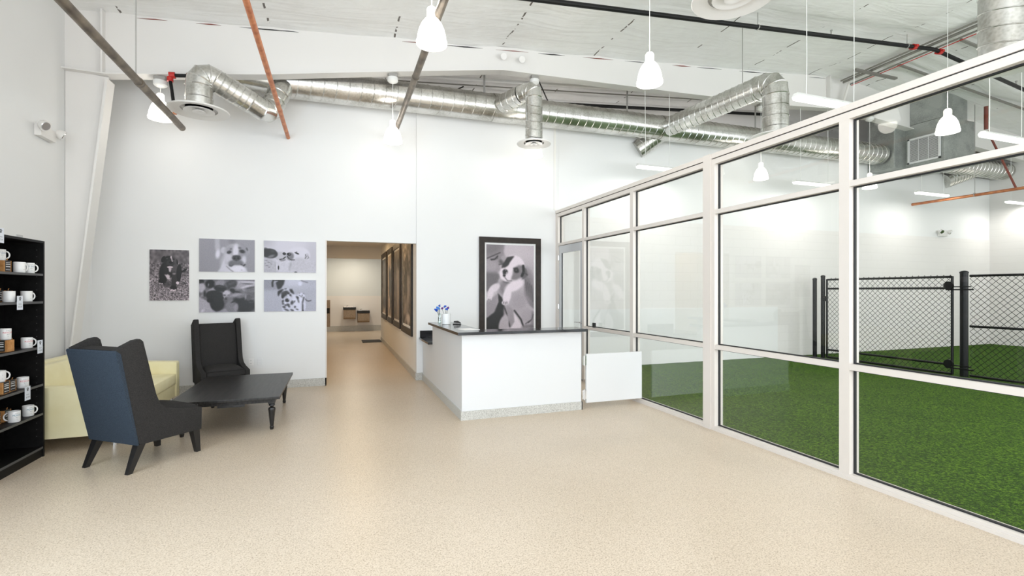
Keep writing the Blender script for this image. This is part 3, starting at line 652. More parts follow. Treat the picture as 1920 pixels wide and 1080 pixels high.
# unseen lamps of the same grid, behind the viewpoint
for x in (-2.3, .87, 3.4): light('pendant_fill', 'POINT', (x, 1.2, 4.46), 18, (1, .94, .84), radius=.11)
for x in (5.9, 9.9, 14): light('fluorescent_glow', 'AREA', (x, 1.2, 3.97), 16, (1, .98, .94), (0, 0, 0), 1.2, .12)
for x in (0, 4.5, 9): light('roof_space_fill', 'POINT', (x, 9.7, 3.9), 14, (1, .95, .88), radius=.2)  # point lamps without fittings, added to brighten the space beyond the rafter
light('hall_light', 'AREA', (.45, 10.6, 2.97), 13, (1, .70, .38), (0, 0, 0), .5)
light('hall_light', 'AREA', (.45, 14.2, 2.97), 13, (1, .70, .38), (0, 0, 0), .5)
light('hall_light', 'AREA', (.6, 19.2, 2.97), 24, (1, .90, .74), (0, 0, 0), .5)

# ================================================================== reception desk
t = thing('reception_desk', (2.3, 6.5, 0), 'white L shaped reception desk with black stone counter', 'desk')
MB().prism([(1.45, .0), (3.10, .0), (3.10, 1.055), (1.45, 1.055)], 5.88, 6.0, 'y').build('front_panel', M_white, t)
MB().prism([(6.0, 0), (8.80, 0), (8.80, .73), (7.85, .73), (7.85, 1.055), (6.0, 1.055)], 1.45, 1.57, 'x').build('side_panel', M_white, t)
mb = MB().prism([(1.38, 5.79), (3.15, 5.79), (3.15, 6.16), (1.78, 6.16), (1.78, 7.86), (1.38, 7.86)], 1.057, 1.093, 'z', bev=.003); mb.build('counter_top', M_black, t)
bx((1.38, 7.86, .732), (2.05, 8.80, .765), .003).build('lower_counter', M_black, t)
bx((1.40, 8.785, .767), (2.05, 8.805, .885), .002).build('backsplash', M_black, t)
mb = MB().box((1.435, 5.865, 0), (3.11, 5.882, .11)).box((1.435, 5.882, 0), (1.452, 8.78, .11)).box((3.098, 5.865, 0), (3.112, 6.0, .11)); mb.build('cove_base', M_terrazzo, t)
g = thing('swing_gate', (3.6, 5.88, .1), 'low white swing gate between reception desk and glass partition', 'gate')
bx((3.17, 5.865, .085), (4.05, 5.895, .745), .002).build('gate_panel', M_white, g)
for z in (.13, .59):
    mb = MB().tube([(3.14, 5.862, z), (3.14, 5.862, z + .14)], .014, 14).box((3.11, 5.862, z + .01), (3.17, 5.868, z + .13)); mb.build('hinge', M_chrome, g, smooth=True)
# things on the counter
t = thing('flower_pot', (1.56, 7.31, 1.093), 'white cylindrical pot of violet and blue flowers on the black counter', 'flower pot')
MB().lathe([(.05, 1.094), (.066, 1.097), (.068, 1.25), (.064, 1.252), (.062, 1.12), (.01, 1.118)], (1.56, 7.31, 0), 28).build('pot', M_mug, t, smooth=True)
M_fb = mat('blue_petal', rgb(34, 84, 190), .6); M_fv = mat('violet_petal', rgb(98, 28, 128), .6); M_fl = mat('light_blue_petal', rgb(64, 132, 214), .6); M_stem = mat('dark_stem', rgb(26, 34, 24), .6)
def flower(c, m, parent, base, r=.016):
    c = Vector(c); mb = MB(); q = random.Random(int(c.x * 9999))
    for k in range(6):
        d = Vector((q.uniform(-1, 1), q.uniform(-1, 1), q.uniform(-.7, .9))) * r * .9; rr_ = r * q.uniform(.55, .85); p = c + d
        mb.lathe([(rr_ * .05, -rr_), (rr_ * .7, -rr_ * .7), (rr_, 0), (rr_ * .7, rr_ * .7), (rr_ * .05, rr_)], p, 8)
    mb.build('flower', m, parent, smooth=True)
    MB().tube([base, (Vector(base) + c) / 2 + Vector((.004, 0, .01)), c], .0025, 5).build('stem', M_stem, parent)
for c, m in [((1.49, 7.30, 1.335), M_fv), ((1.545, 7.33, 1.36), M_fb), ((1.585, 7.30, 1.335), M_fv), ((1.555, 7.27, 1.32), M_fb)]: flower(c, m, t, (1.55, 7.31, 1.15))
t = thing('bud_vase', (1.452, 7.28, 1.093), 'slim clear glass vase of blue flowers beside the white pot', 'vase')
MB().lathe([(.001, 1.095), (.02, 1.095), (.026, 1.12), (.024, 1.2), (.016, 1.24), (.02, 1.26), (.018, 1.26), (.014, 1.24), (.022, 1.2), (.023, 1.12), (.001, 1.10)], (1.452, 7.28, 0), 20).build('vase_glass', M_vase, t, smooth=True)
MB().lathe([(.001, 1.15), (.018, 1.15), (.018, 1.2), (.001, 1.2)], (1.452, 7.28, 0), 14).build('dark_band', M_cavity, t, smooth=True)
for c, m in [((1.385, 7.27, 1.312), M_fb), ((1.41, 7.28, 1.308), M_fb), ((1.425, 7.29, 1.345), M_fl), ((1.45, 7.28, 1.375), M_fb), ((1.443, 7.27, 1.335), M_fl)]: flower(c, m, t, (1.452, 7.28, 1.2))
mb = MB().prism([(-.06, 0), (.06, 0), (.06, .012), (.0, .014), (-.06, .012)], -.018, .018, 'y', M=Matrix.Translation((1.7, 7.2, 1.094)) @ Matrix.Rotation(R(-25), 4, 'Z'))
mb.prism([(-.05, .03), (.055, .016), (.055, .03), (.01, .055), (-.045, .05)], -.014, .014, 'y', M=Matrix.Translation((1.7, 7.2, 1.094)) @ Matrix.Rotation(R(-25), 4, 'Z'))
tag(mb.build('stapler', M_cavity), 'small black stapler on the counter right of the flower pot', 'stapler')
mb = MB().box((-.11, -.14, 0), (.11, .14, .003), M=Matrix.Translation((1.62, 6.25, 1.0932)) @ Matrix.Rotation(R(12), 4, 'Z'))
tag(mb.build('paper_sheet', M_matboard), 'white paper sheet lying on the counter corner', 'paper')

# ================================================================== wing chairs
def make_chair(backm):
    t = thing('wing_chair', (0, 0, 0), 'x', 'chair', 'wing chairs around the coffee table')
    ow = .31
    for s in (-1, 1):
        pts = [(-.27, .235), (.33, .22), (.335, .44), (.10, .475), (-.02, .51), (-.085, .57), (-.12, .66), (-.235, 1.15), (-.26, 1.175), (-.31, 1.165), (-.455, 1.10), (-.46, 1.07)]
        x0, x1 = (s * ow, s * (ow - .065)); 
        MB().prism(pts, min(x0, x1), max(x0, x1), 'x', bev=.012).build('wing_side', M_char, t, smooth=True, ang=55)
    mb = MB().prism([(-.292, .237), (-.275, .237), (-.425, 1.06), (-.462, 1.09), (-.472, 1.078)], -ow - .004, ow + .004, 'x', bev=.004); mb.build('back_panel', backm, t, smooth=True)
    mb = MB().prism([(-.27, .42), (-.12, .42), (-.19, .8), (-.27, 1.085), (-.32, 1.105), (-.43, 1.09)], -ow + .067, ow - .067, 'x', bev=.02); mb.build('inner_back', M_char, t, smooth=True, ang=60)
    MB().prism([(-.27, .235), (.31, .225), (.31, .36), (-.27, .40)], -ow + .067, ow - .067, 'x', bev=.008).build('seat_frame', M_char, t, smooth=True)
    mb = MB(); nx, ny = 12, 12; W2, = (ow - .07,)
    top = [[None] * (nx + 1) for _ in range(ny + 1)]; botm = [[None] * (nx + 1) for _ in range(ny + 1)]
    for j in range(ny + 1):
        for i in range(nx + 1):
            u, v = i / nx, j / ny; e = min(1, min(u, 1-u, v, 1-v) * 7) ** .5
            x = -W2 + 2 * W2 * u; y = -.16 + .50 * v
            top[j][i] = mb.bm.verts.new((x, y, .45 + .035 * e + .035 * math.sin(math.pi * u) * math.sin(math.pi * min(1, v * 1.05)))); botm[j][i] = mb.bm.verts.new((x, y, .372 - .01 * e + .02 * (1 - v)))
    for j in range(ny):
        for i in range(nx):
            mb.bm.faces.new([top[j][i], top[j][i+1], top[j+1][i+1], top[j+1][i]]); mb.bm.faces.new([botm[j][i], botm[j+1][i], botm[j+1][i+1], botm[j][i+1]])
    for i in range(nx):
        mb.bm.faces.new([top[0][i+1], top[0][i], botm[0][i], botm[0][i+1]]); mb.bm.faces.new([top[ny][i], top[ny][i+1], botm[ny][i+1], botm[ny][i]])
    for j in range(ny):
        mb.bm.faces.new([top[j][0], top[j+1][0], botm[j+1][0], botm[j][0]]); mb.bm.faces.new([top[j+1][nx], top[j][nx], botm[j][nx], botm[j+1][nx]])
    c = mb.build('seat_cushion', M_char, t, smooth=True, ang=75)
    mb = MB().tube([(-W2, .335, .385), (-W2, .342, .455), (W2, .342, .455), (W2, .335, .385)], .006, 6); mb.build('piping', M_char, c, smooth=True)
    for sx_, y, dy in ((-1, .28, .03), (1, .28, .03), (-1, -.24, -.10), (1, -.24, -.10)):
        a, b = .034, .02
        mb = MB().rings([[Vector((sx_ * .265 + sgx * a, y + sgy * a, .24)) for sgx, sgy in ((-1,-1),(1,-1),(1,1),(-1,1))], [Vector((sx_ * .275 + sgx * b, y + dy + sgy * b, 0)) for sgx, sgy in ((-1,-1),(1,-1),(1,1),(-1,1))]])
        mb.build('leg', M_legs, t)
    return t
c1 = make_chair(M_char_daylit)
c1.location = (-1.72, 5.57, 0); c1.rotation_euler = (0, 0, R(52 - 90)); c1['label'] = 'charcoal wing chair seen from behind with bluish daylight coloured into its back, nearest the bookcase'
c2 = copy_tree(c1, (-1.62, 8.285, 0), R(-68 - 90), 'charcoal wing chair facing forward against the back wall behind the coffee table')
for k in kids(c2):
    if k.name.startswith('back_panel'): k.data = k.data.copy(); k.data.materials[0] = M_char
for k in kids(c1):
    if k.name.startswith('back_panel'): k['label'] = 'back panel coloured with bluish daylight'

# ================================================================== coffee table
t = thing('coffee_table', (-1.15, 6.95, 0), 'low black wooden coffee table with turned legs', 'table')
bx((-1.70, 6.08, .375), (-.61, 7.82, .405), .005).build('table_top', M_twood, t)
mb = MB().box((-1.64, 6.2, .32), (-.67, 6.225, .375)).box((-1.64, 7.675, .32), (-.67, 7.70, .375)).box((-1.64, 6.225, .32), (-1.615, 7.675, .375)).box((-.695, 6.225, .32), (-.67, 7.675, .375)); mb.build('apron', M_twood, t)
for x in (-1.60, -.71):
    for y in (6.25, 7.66):
        mb = MB().box((x - .035, y - .035, .30), (x + .035, y + .035, .375), .003)
        mb.lathe([(.026, .30), (.034, .29), (.034, .28), (.02, .27), (.018, .262), (.036, .25), (.04, .235), (.036, .215), (.030, .15), (.020, .05), (.018, .04), (.024, .03), (.018, 0)], (x, y, 0), 18); mb.build('leg', M_legs, t, smooth=True)
mb = MB().box((-1.25, 6.196, .345 - .05), (-.98, 6.22, .32)); mb.build('drawer_runner', M_legs, t)

# ================================================================== sofa
t = thing('sofa', (-2.7, 7.1, 0), 'cream leather two seat sofa against the left wall', 'sofa')
SX0, SX1, SY0, SY1 = -3.16, -2.1, 6.08, 8.10
bx((SX0 + .06, SY0 + .14, .13), (SX1 - .02, SY1 - .14, .30), .015).build('base', M_cream, t, smooth=True)
for a, b in ((SY0, SY0 + .135), (SY1 - .135, SY1)):
    MB().prism([(SX0, .13), (SX1, .13), (SX1, .60), (SX1 - .02, .615), (SX0, .665)], a, b, 'y', bev=.018).build('arm', M_cream, t, smooth=True, ang=50)
MB().prism([(SX0 - .02, .13), (SX0 + .16, .13), (SX0 + .16, .62), (SX0 + .04, .80), (SX0 - .05, .80)], SY0 + .138, SY1 - .138, 'y', bev=.02).build('back', M_cream, t, smooth=True, ang=50)
def cushion(lo, hi, puff, name, tilt=0, piv=None):
    mb = MB().box(lo, hi, .045)
    bmesh.ops.subdivide_edges(mb.bm, edges=mb.bm.edges[:], cuts=2, use_grid_fill=True)
    c = [(a + b) / 2 for a, b in zip(lo, hi)]; h = [(b - a) / 2 for a, b in zip(lo, hi)]
    for v in mb.bm.verts:
        d = [(v.co[i] - c[i]) / h[i] for i in range(3)]; k = puff
        ax = min(range(3), key=lambda i: h[i]); o = [i for i in range(3) if i != ax]
        v.co[ax] += (1 if d[ax] > 0 else -1) * puff * (1 - d[o[0]] ** 2) * (1 - d[o[1]] ** 2) * abs(d[ax])
    if tilt: bmesh.ops.rotate(mb.bm, verts=mb.bm.verts, cent=piv, matrix=Matrix.Rotation(tilt, 3, 'Y'))
    return mb.build(name, M_cream, t, smooth=True, ang=70)
ym = (SY0 + SY1) / 2
for a, b in ((SY0 + .14, ym - .004), (ym + .004, SY1 - .14)):
    cushion((SX0 + .3, a, .30), (SX1 + .0, b, .455), .02, 'seat_cushion')
    cushion((SX0 + .14, a, .44), (SX0 + .31, b, .80), .03, 'back_cushion', R(-9), (SX0 + .2, 0, .46))
for x in (SX0 + .1, SX1 - .08):
    for y in (SY0 + .1, SY1 - .1): MB().lathe([(.028, 0), (.028, .128)], (x, y, 0), 16).build('leg', M_chrome, t, smooth=True)
for a_ in kids(t):
    if a_.name.startswith('leg'): a_['label'] = 'short chrome sofa leg'

# ================================================================== bookcase with mugs
BX0, BX1, BY0, BY1 = -2.965, -2.67, 5.08, 5.985
t = thing('bookcase', (-2.82, 5.53, 0), 'tall black open bookcase of gift mugs at the left edge', 'bookcase')
for y in (BY0, BY1 - .022): bx((BX0, y, 0), (BX1, y + .022, 2.08)).build('side_panel', M_shelf, t)
bx((BX0 - .008, BY0, .05), (BX0, BY1, 2.08)).build('back_board', M_shelf, t)
bx((BX0, BY0 + .022, 2.058), (BX1 + .001, BY1 - .022, 2.08)).build('top_board', M_shelf, t)
SZ = [1.765, 1.50, 1.065, .705, .425, .10]
for z in SZ:
    s_ = bx((BX0, BY0 + .022, z - .022), (BX1 - .004, BY1 - .022, z)).build('shelf', M_shelf, t)
    bx((BX1 - .004, BY0 + .022, z - .0215), (BX1 - .002, BY1 - .022, z - .0005)).build('edge_band', M_shelfedge, s_)
bx((BX0, BY0 + .022, 0), (BX1 - .01, BY1 - .022, .078)).build('plinth', M_shelf, t)
mb = MB()
for z in np.arange(.2, 2.0, .064):
    mb.tube([(BX1 - .05, BY1 - .0225, z), (BX1 - .05, BY1 - .0235, z)], .0035, 6)
mb.build('peg_holes', M_shelfedge, t)

def make_mug(word, ink, small1, small2, flip=False):
    """text faces local +x; the handle sits at the right (or the left when flipped) of it"""
    t = thing('coffee_mug', (0, 0, 0), 'x', 'mug', 'gift mugs in the bookcase')
    MB().lathe([(.001, .003), (.036, .003), (.040, .0), (.0415, .004), (.042, .095), (.041, .097), (.0385, .095), (.038, .01), (.001, .008)], seg=36).build('cup', M_mug, t, smooth=True)
    ha = R(-95 if flip else 95); d = Vector((math.cos(ha), math.sin(ha), 0)); pts = []
    for k in range(11):
        a = -math.pi / 2 + math.pi * k / 10; pts.append(d * (.040 + .027 * math.cos(a)) + Vector((0, 0, .049 + .033 * math.sin(a))))
    MB().tube(pts, .0058, 10).build('handle', M_mug, t, smooth=True)
    def wrap(off):
        ta = R(28 if flip else 12)
        def f(x, y): a = ta + x / .0425; return (.0426 * math.cos(a), .0426 * math.sin(a), .05 + off + y)
        return f
    mb = MB(); text_mb(mb, word, .021, wrap(.012)); mb.build('lettering', M_ink[ink], t)
    mb = MB(); text_mb(mb, small1, .009, wrap(.029)); text_mb(mb, small2, .009, wrap(-.006)); text_mb(mb, '~', .02, wrap(-.022)); mb.build('small_lettering', M_ink['grey'], t)
    return t
protos = {}
def mug(kind, y, z, rz, label, x=-2.735):
    word, ink = {'blue': ('MY DOG', 'blue'), 'red': ('RESCUE', 'red'), 'teal': ('PEACE', 'teal'), 'plain': ('', 'grey')}[kind[0]]
    if kind not in protos:
        p = make_mug(word or '-', ink, 'LOVE IS' if word else '. .', 'BEST' if word else '.', kind[1]); protos[kind] = p
        p.location = (x, y, z); p.rotation_euler = (0, 0, R(rz)); p['label'] = label; return p
    return copy_tree(protos[kind], (x, y, z), R(rz), label)
def make_box():
    t = thing('mug_box', (0, 0, 0), 'x', 'box', 'kraft mug boxes in the bookcase')
    MB().box((-.052, -.052, 0), (.052, .052, .102), .001).build('carton', M_kraft, t)
    mb = MB().box((-.0535, -.038, .006), (.0535, .038, .1035)); mb.build('label_sleeve', M_label, t)
    mb = MB()
    for z, h in ((.082, .004), (.066, .006), (.045, .008), (.02, .004)): mb.box((.0535, -.03, z), (.0545, .03, z + h)); mb.box((-.0545, -.03, z), (-.0535, .03, z + h))
    mb.build('label_text', M_ink['white'], t)
    mb = MB().prism([(.046, .10), (.052, .122), (.049, .122), (.043, .10)], -.004, .004, 'y'); mb.build('card_tab', M_kraft, t)
    return t
BOXP = []
def mbox(x, y, z, rz, label):
    if not BOXP:
        p = make_box(); BOXP.append(p); p.location = (x, y, z); p.rotation_euler = (0, 0, R(rz)); p['label'] = label; return p
    return copy_tree(BOXP[0], (x, y, z), R(rz), label)
e = .0006
mug(('blue', False), 5.865, SZ[0] + e, -48, 'white mug with blue MY DOG lettering standing alone on the top shelf')
mbox(-2.80, 5.58, SZ[0] + e, 0, 'kraft mug box on the top shelf under the upper mug')
mug(('plain', False), 5.70, SZ[0] + e, -30, 'white mug beside the box on the top shelf, mostly plain side out', -2.725)
mug(('blue', False), 5.585, SZ[0] + .1045 + e, -48, 'white mug with blue MY DOG lettering stacked on the top shelf box', -2.808)
for k, y in enumerate((5.50, 5.615, 5.73)): mbox(-2.865, y, SZ[1] + e, 0, ['leftmost kraft box behind the mugs of the second shelf', 'middle kraft box behind the mugs of the second shelf', 'right hand kraft box behind the mugs of the second shelf'][k])
mug(('plain', False), 5.57, SZ[1] + e, 60, 'white mug left of the price card on the second shelf, handle hidden')
mug(('plain', False), 5.83, SZ[1] + e, -35, 'white mug behind the price card on the second shelf, handle right')
mbox(-2.755, 5.53, SZ[2] + e, -90, 'brown kraft box at the front of the third shelf carrying a mug')
mbox(-2.86, 5.72, SZ[2] + e, 0, 'kraft box at the back of the third shelf')
mbox(-2.775, 5.69, SZ[2] + e, 0, 'black banded kraft box next to the red lettered mug on the third shelf') if False else None
mug(('red', True), 5.565, SZ[2] + .1045 + e, -62, 'white mug with red lettering and left handle stacked on the third shelf box', -2.76)
mug(('red', False), 5.835, SZ[2] + e, -48, 'white mug with red lettering standing on the third shelf')
mbox(-2.76, 5.48, SZ[3] + e, 0, 'leftmost kraft box on the fourth shelf with a mug on it')
mbox(-2.775, 5.60, SZ[3] + e, 0, 'kraft box touching the grey white mug on the fourth shelf')
mbox(-2.885, 5.66, SZ[3] + e, 0, 'kraft box at the back of the fourth shelf')
mug(('plain', False), 5.49, SZ[3] + .1045 + e, -48, 'white mug stacked on the fourth shelf box at the left edge', -2.76)
mug(('red', True), 5.775, SZ[3] + e, -70, 'white mug with red lettering behind the price card on the fourth shelf')
mbox(-2.85, 5.54, SZ[4] + e, 0, 'kraft box at the back left of the lowest stocked shelf')
mbox(-2.85, 5.68, SZ[4] + e, 0, 'kraft box at the back right of the lowest stocked shelf')
mug(('teal', True), 5.625, SZ[4] + e, -66, 'tan tinted mug with teal lettering and left handle on the lowest stocked shelf', -2.725)
mug(('teal', False), 5.855, SZ[4] + e, -48, 'white mug with teal lettering and right handle on the lowest stocked shelf')
def card(y, z, label, lean=0, h=.125, w_=.085, flip=False):
    t = thing('price_card', (BX1 + .004, y, z - h), label, 'price card', 'price cards clipped to the shelves')
    X = BX1 + .003
    MB().box((X, y - w_ / 2, z - h), (X + .0015, y + w_ / 2, z)).build('card', M_paper, t)
    f = lambda oy: (lambda a, b: (X + .0022, y + a, z - h / 2 + oy + b))
    mb = MB(); s_ = -1 if flip else 1
    text_mb(mb, 'MUGS', .016, f(-.012 * s_)); text_mb(mb, '$12.00', .02, f(-.036 * s_)); mb.build('card_text', M_ink['grey'], t)
    mb = MB(); zc_ = z - h / 2 + .034 * s_
    for dy_, dz_, r_ in ((0, -.004, .011), (-.012, .008, .005), (-.004, .014, .005), (.006, .014, .005), (.013, .007, .005)):
        mb.tube([(X + .0016, y + dy_, zc_ + dz_), (X + .0023, y + dy_, zc_ + dz_)], r_, 10)
    mb.build('paw_mark', M_ink['grey'], t)
card(5.32, 2.13, 'white price card standing at the top left of the bookcase')
card(5.585, 1.555, 'white price card clipped to the second shelf')
card(5.90, 1.13, 'white price card clipped to the third shelf near the bookcase side')
card(5.70, .725, 'white price card clipped to the fourth shelf')
mb = MB().box((-2.83, 5.87, 2.081), (-2.827, 6.0 - .03, 2.13)).box((-2.85, 5.87, 2.081), (-2.80, 5.97, 2.084)); tag(mb.build('sign_holder', M_acryl), 'small grey card holder standing on top of the bookcase', 'sign holder')

# ================================================================== wall fittings
def emergency(loc, rz, label, sc_=1):
    t = thing('emergency_light', (0, 0, 0), label, 'emergency light', 'emergency lights')
    MB().box((-.17, 0, -.07), (.17, .07, .07), .012).build('case', M_steelwhite, t)
    for s in (-1, 1):
        c = Vector((s * .19, .10, .05)); d = Vector((s * .35, .8, -.45)).normalized()
        h_ = MB().tube([c - d * .045, c - d * .01, c + d * .035], [.03, .058, .066], 20).build('lamp_head', M_steelwhite, t, smooth=True)
        MB().tube([c + d * .032, c + d * .042], [.055, .048], 20).build('chrome_reflector', M_chrome, h_, smooth=True)
    t.location = loc; t.rotation_euler = (0, 0, rz); return t
emergency((XL, 7.56, 3.53), R(-90), 'white twin head emergency light on the left wall')
emergency((15.98, YB - .006, 3.2), R(180), 'white twin head emergency light on the play room back wall')
for x, lab in ((2.72, 'left small spot head on the rafter web'), (3.06, 'right small spot head on the rafter web')):
    t = thing('spot_head', (x, YR - .01, 5.68), lab, 'emergency light', 'small spot heads on the rafter')
    MB().tube([(x, YR - .008, 5.68), (x, YR - .05, 5.67)], .02, 10).build('bracket', M_steelwhite, t); MB().tube([(x, YR - .04, 5.68), (x - .01, YR - .12, 5.65)], [.03, .055], 14).build('lamp_head', M_steelwhite, t, smooth=True)
def plate(x, z, label, m=M_matboard):
    t = thing('wall_plate', (x, YB, z), label, 'outlet')
    MB().box((x - .036, YB - .007, z - .058), (x + .036, YB, z + .058), .002).build('cover', m, t)
    mb = MB()
    for dz_ in (-.022, .022):
        for dx in (-.008, .008): mb.box((x + dx - .0015, YB - .0085, z + dz_ - .006), (x + dx + .0015, YB - .0065, z + dz_ + .006))
    mb.build('sockets', M_cavity if m is M_matboard else M_acryl, t)
plate(-1.31, .45, 'white wall socket beside the far wing chair seat')
plate(-1.18, .45, 'pale grey blank wall plate right of the white socket', M_grille)

# hallway furniture
def fountain(x, z, label):
    t = thing('drinking_fountain', (x, 20.38, z), label, 'drinking fountain', 'drinking fountains')
    y1 = 20.4; y0 = 20.4 - .42
    MB().prism([(y1, z - .36), (y0 + .06, z - .36), (y0, z - .3), (y0, z), (y1, z)], x - .225, x + .225, 'x', bev=.008).build('cabinet', M_fount, t)
    MB().box((x - .235, y0 - .015, z + .002), (x + .235, y1, z + .1), .01).build('dark_collar', M_cavity, t)
    mb = MB().box((x - .2, y0 + .02, z + .101), (x + .2, y1 - .03, z + .116), .006); mb.build('basin', M_chrome, t)
    MB().tube([(x - .1, y0 + .2, z + .115), (x - .1, y0 + .19, z + .16), (x - .06, y0 + .13, z + .165)], .014, 8).build('spout', M_chrome, t, smooth=True)
    return t
fountain(.46, .86, 'left and higher wall mounted drinking fountain in the hallway')
fountain(.98, .72, 'right and lower wall mounted drinking fountain in the hallway')
tag(bx((.74, 15.68, 0), (1.315, 16.5, .012), .004).build('door_mat', M_cavity), 'black door mat on the hallway floor by the right wall', 'mat')
t = thing('towel_cabinet', (-.3, 15.0, .55), 'beige metal cabinet on the hallway left wall', 'cabinet')
bx((-.40, 15.0, .56), (-.19, 15.35, 1.33), .006).build('body', M_fount, t); bx((-.39, 14.985, .95), (-.2, 15.0, 1.1)).build('opening', M_cavity, t)
for y in (10.6, 14.2):
    t = thing('recessed_light', (.45, y, 2.98), 'square recessed light in the hallway ceiling, %s one' % ('nearer' if y < 12 else 'farther'), 'ceiling light')
    bx((.15, y - .3, 2.985), (.75, y + .3, 2.999)).build('trim_ring', M_white, t); 

# ================================================================== printed pictures
def canvas(W, H, v): return np.ones((H, W)) * v
class Art:
    """paints a monochrome print; coordinates given in a local frame fr=(x0,y0,x1,y1), y down"""
    def __init__(s, W, H, fr, v=.7): s.a = canvas(W, H, v); s.W, s.H, s.fr = W, H, fr; s.rs = np.random.RandomState(3)
    def grid(s):
        x0, y0, x1, y1 = s.fr
        return np.meshgrid(x0 + (np.arange(s.W) + .5) / s.W * (x1 - x0), y0 + (np.arange(s.H) + .5) / s.H * (y1 - y0))
    def ell(s, cx, cy, rx, ry, v, rot=0, soft=.12, op=1.):
        X, Y = s.grid(); c, q = math.cos(R(rot)), math.sin(R(rot)); dx, dy = X - cx, Y - cy
        d = np.sqrt(((dx * c + dy * q) / rx) ** 2 + ((-dx * q + dy * c) / ry) ** 2)
        m = np.clip((1 + soft - d) / (2 * soft), 0, 1) * op; s.a = s.a * (1 - m) + v * m; return s
    def poly(s, pts, v, op=1., soft=0):
        X, Y = s.grid(); ins = np.zeros_like(X, bool); n = len(pts)
        for i in range(n):
            x1, y1 = pts[i]; x2, y2 = pts[(i + 1) % n]
            c = ((y1 > Y) != (y2 > Y)) & (X < (x2 - x1) * (Y - y1) / ((y2 - y1) or 1e-9) + x1); ins ^= c
        m = ins.astype(float)
        if soft: m = s.blur_(m, soft)
        m *= op; s.a = s.a * (1 - m) + v * m; return s
    def line(s, pts, w_, v, op=1.):
        for a, b in zip(pts, pts[1:]):
            n = max(2, int(math.hypot(b[0]-a[0], b[1]-a[1]) / (w_ * .8)))
            for k in range(n + 1): s.ell(a[0] + (b[0]-a[0]) * k / n, a[1] + (b[1]-a[1]) * k / n, w_, w_, v, soft=.4, op=op)
        return s
    @staticmethod
    def blur_(m, k):
        for _ in range(2):
            for ax in (0, 1): 
                p = np.pad(m, [(k, k) if i == ax else (0, 0) for i in (0, 1)], 'edge'); c = np.cumsum(p, axis=ax); c = np.insert(c, 0, 0, axis=ax)
                n = 2 * k + 1; m = (np.take(c, range(n, c.shape[ax]), axis=ax) - np.take(c, range(0, c.shape[ax] - n), axis=ax)) / n
        return m
    def blur(s, k): s.a = s.blur_(s.a, k); return s
    def grain(s, amp, k=0, lo=0., hi=1.):
        n = s.rs.randn(s.H, s.W)
        if k: n = s.blur_(n, k); n /= n.std()
        Y = (np.arange(s.H) / s.H)[:, None]; s.a = s.a + n * amp * ((Y >= lo) & (Y <= hi)); return s
    def vgrad(s, t, b): s.a = s.a + np.linspace(t, b, s.H)[:, None]; return s
def print_mesh(name, art, P, U, V, parent, tint=(1, .96, 1.03), gamma=1.2, label=None):
    """P top-left corner, U across, V down; one quad per print dot with its ink colour"""
    W, H = art.W, art.H; P, U, V = Vector(P), Vector(U), Vector(V)
    vs = [P + U * (i / W) + V * (j / H) for j in range(H + 1) for i in range(W + 1)]
    fs = [(j*(W+1)+i, (j+1)*(W+1)+i, (j+1)*(W+1)+i+1, j*(W+1)+i+1) for j in range(H) for i in range(W)]
    o0 = P + V; vs = [v - o0 for v in vs]
    me = bpy.data.meshes.new(name); me.from_pydata(vs, [], fs); 
    at = me.color_attributes.new('ink', 'FLOAT_COLOR', 'CORNER')
    a = np.clip(art.a, .02, .97) ** gamma; c = np.stack([np.clip(a * t_, 0, 1) for t_ in tint], -1)
    c = np.where(c <= .04045, c / 12.92, ((c + .055) / 1.055) ** 2.4) * .84; c = np.concatenate([c, np.ones(c.shape[:2] + (1,))], -1)
    at.data.foreach_set('color', np.repeat(c.reshape(-1, 4), 4, axis=0).ravel()); me.materials.append(M_print)
    o = bpy.data.objects.new(name, me); COL.objects.link(o); WORLD[o] = o0
    o.parent = parent; o.location = o0 - WORLD[parent]
    if label: o['label'] = label
    return o
M_print = mat('printed_ink', (1, 1, 1, 1), .45); at_ = N(M_print, 'ShaderNodeVertexColor', layer_name='ink'); L(M_print, at_.outputs['Color'], bsdf(M_print).inputs['Base Color'])

# 1 dark puppy on gravel
A1 = Art(118, 150, (50, 70, 780, 1005), .50); A1.grain(.05, 3, 0, .5); A1.grain(.09, 1, .25, .7).grain(.16, 0, .55, 1).grain(.10, 1, .6, 1).vgrad(-.02, .10)
A1.ell(420, 700, 210, 60, .28, 0, .5, .7)
A1.ell(310, 500, 85, 200, .12, 5).ell(430, 420, 130, 160, .17).ell(520, 430, 75, 110, .38, -15, .3).ell(590, 500, 50, 170, .14, 4)
A1.ell(500, 640, 48, 170, .24).ell(490, 770, 62, 40, .12).ell(270, 650, 55, 50, .10).ell(700, 440, 48, 20, .07, -35).line([(640, 470), (700, 455)], 14, .08)
A1.poly([(315, 515), (350, 530), (385, 520), (425, 545), (415, 590), (445, 615), (375, 615)], .86, soft=1)
A1.ell(415, 270, 120, 90, .16).ell(300, 245, 34, 60, .07, 25).ell(555, 290, 18, 50, .05, -10).ell(500, 260, 60, 70, .42, 0, .5, .8)
A1.ell(425, 320, 70, 62, .24).ell(440, 300, 32, 24, .04).ell(445, 205, 16, 26, .85, 0, .4).line([(455, 230), (465, 280)], 9, .8).ell(372, 235, 18, 12, .4).ell(490, 240, 20, 12, .08).ell(372, 236, 7, 7, .03)
A1.line([(380, 365), (470, 380)], 8, .1).ell(425, 388, 55, 18, .86).poly([(395, 400), (455, 405), (435, 485), (405, 470)], .84, soft=1).ell(500, 510, 30, 18, .7, 0, .5, .8)
A1.ell(565, 680, 30, 28, .92).ell(460, 810, 20, 15, .9).ell(492, 822, 18, 16, .92).ell(524, 812, 16, 15, .88).ell(240, 690, 14, 12, .88).ell(278, 697, 16, 12, .85)
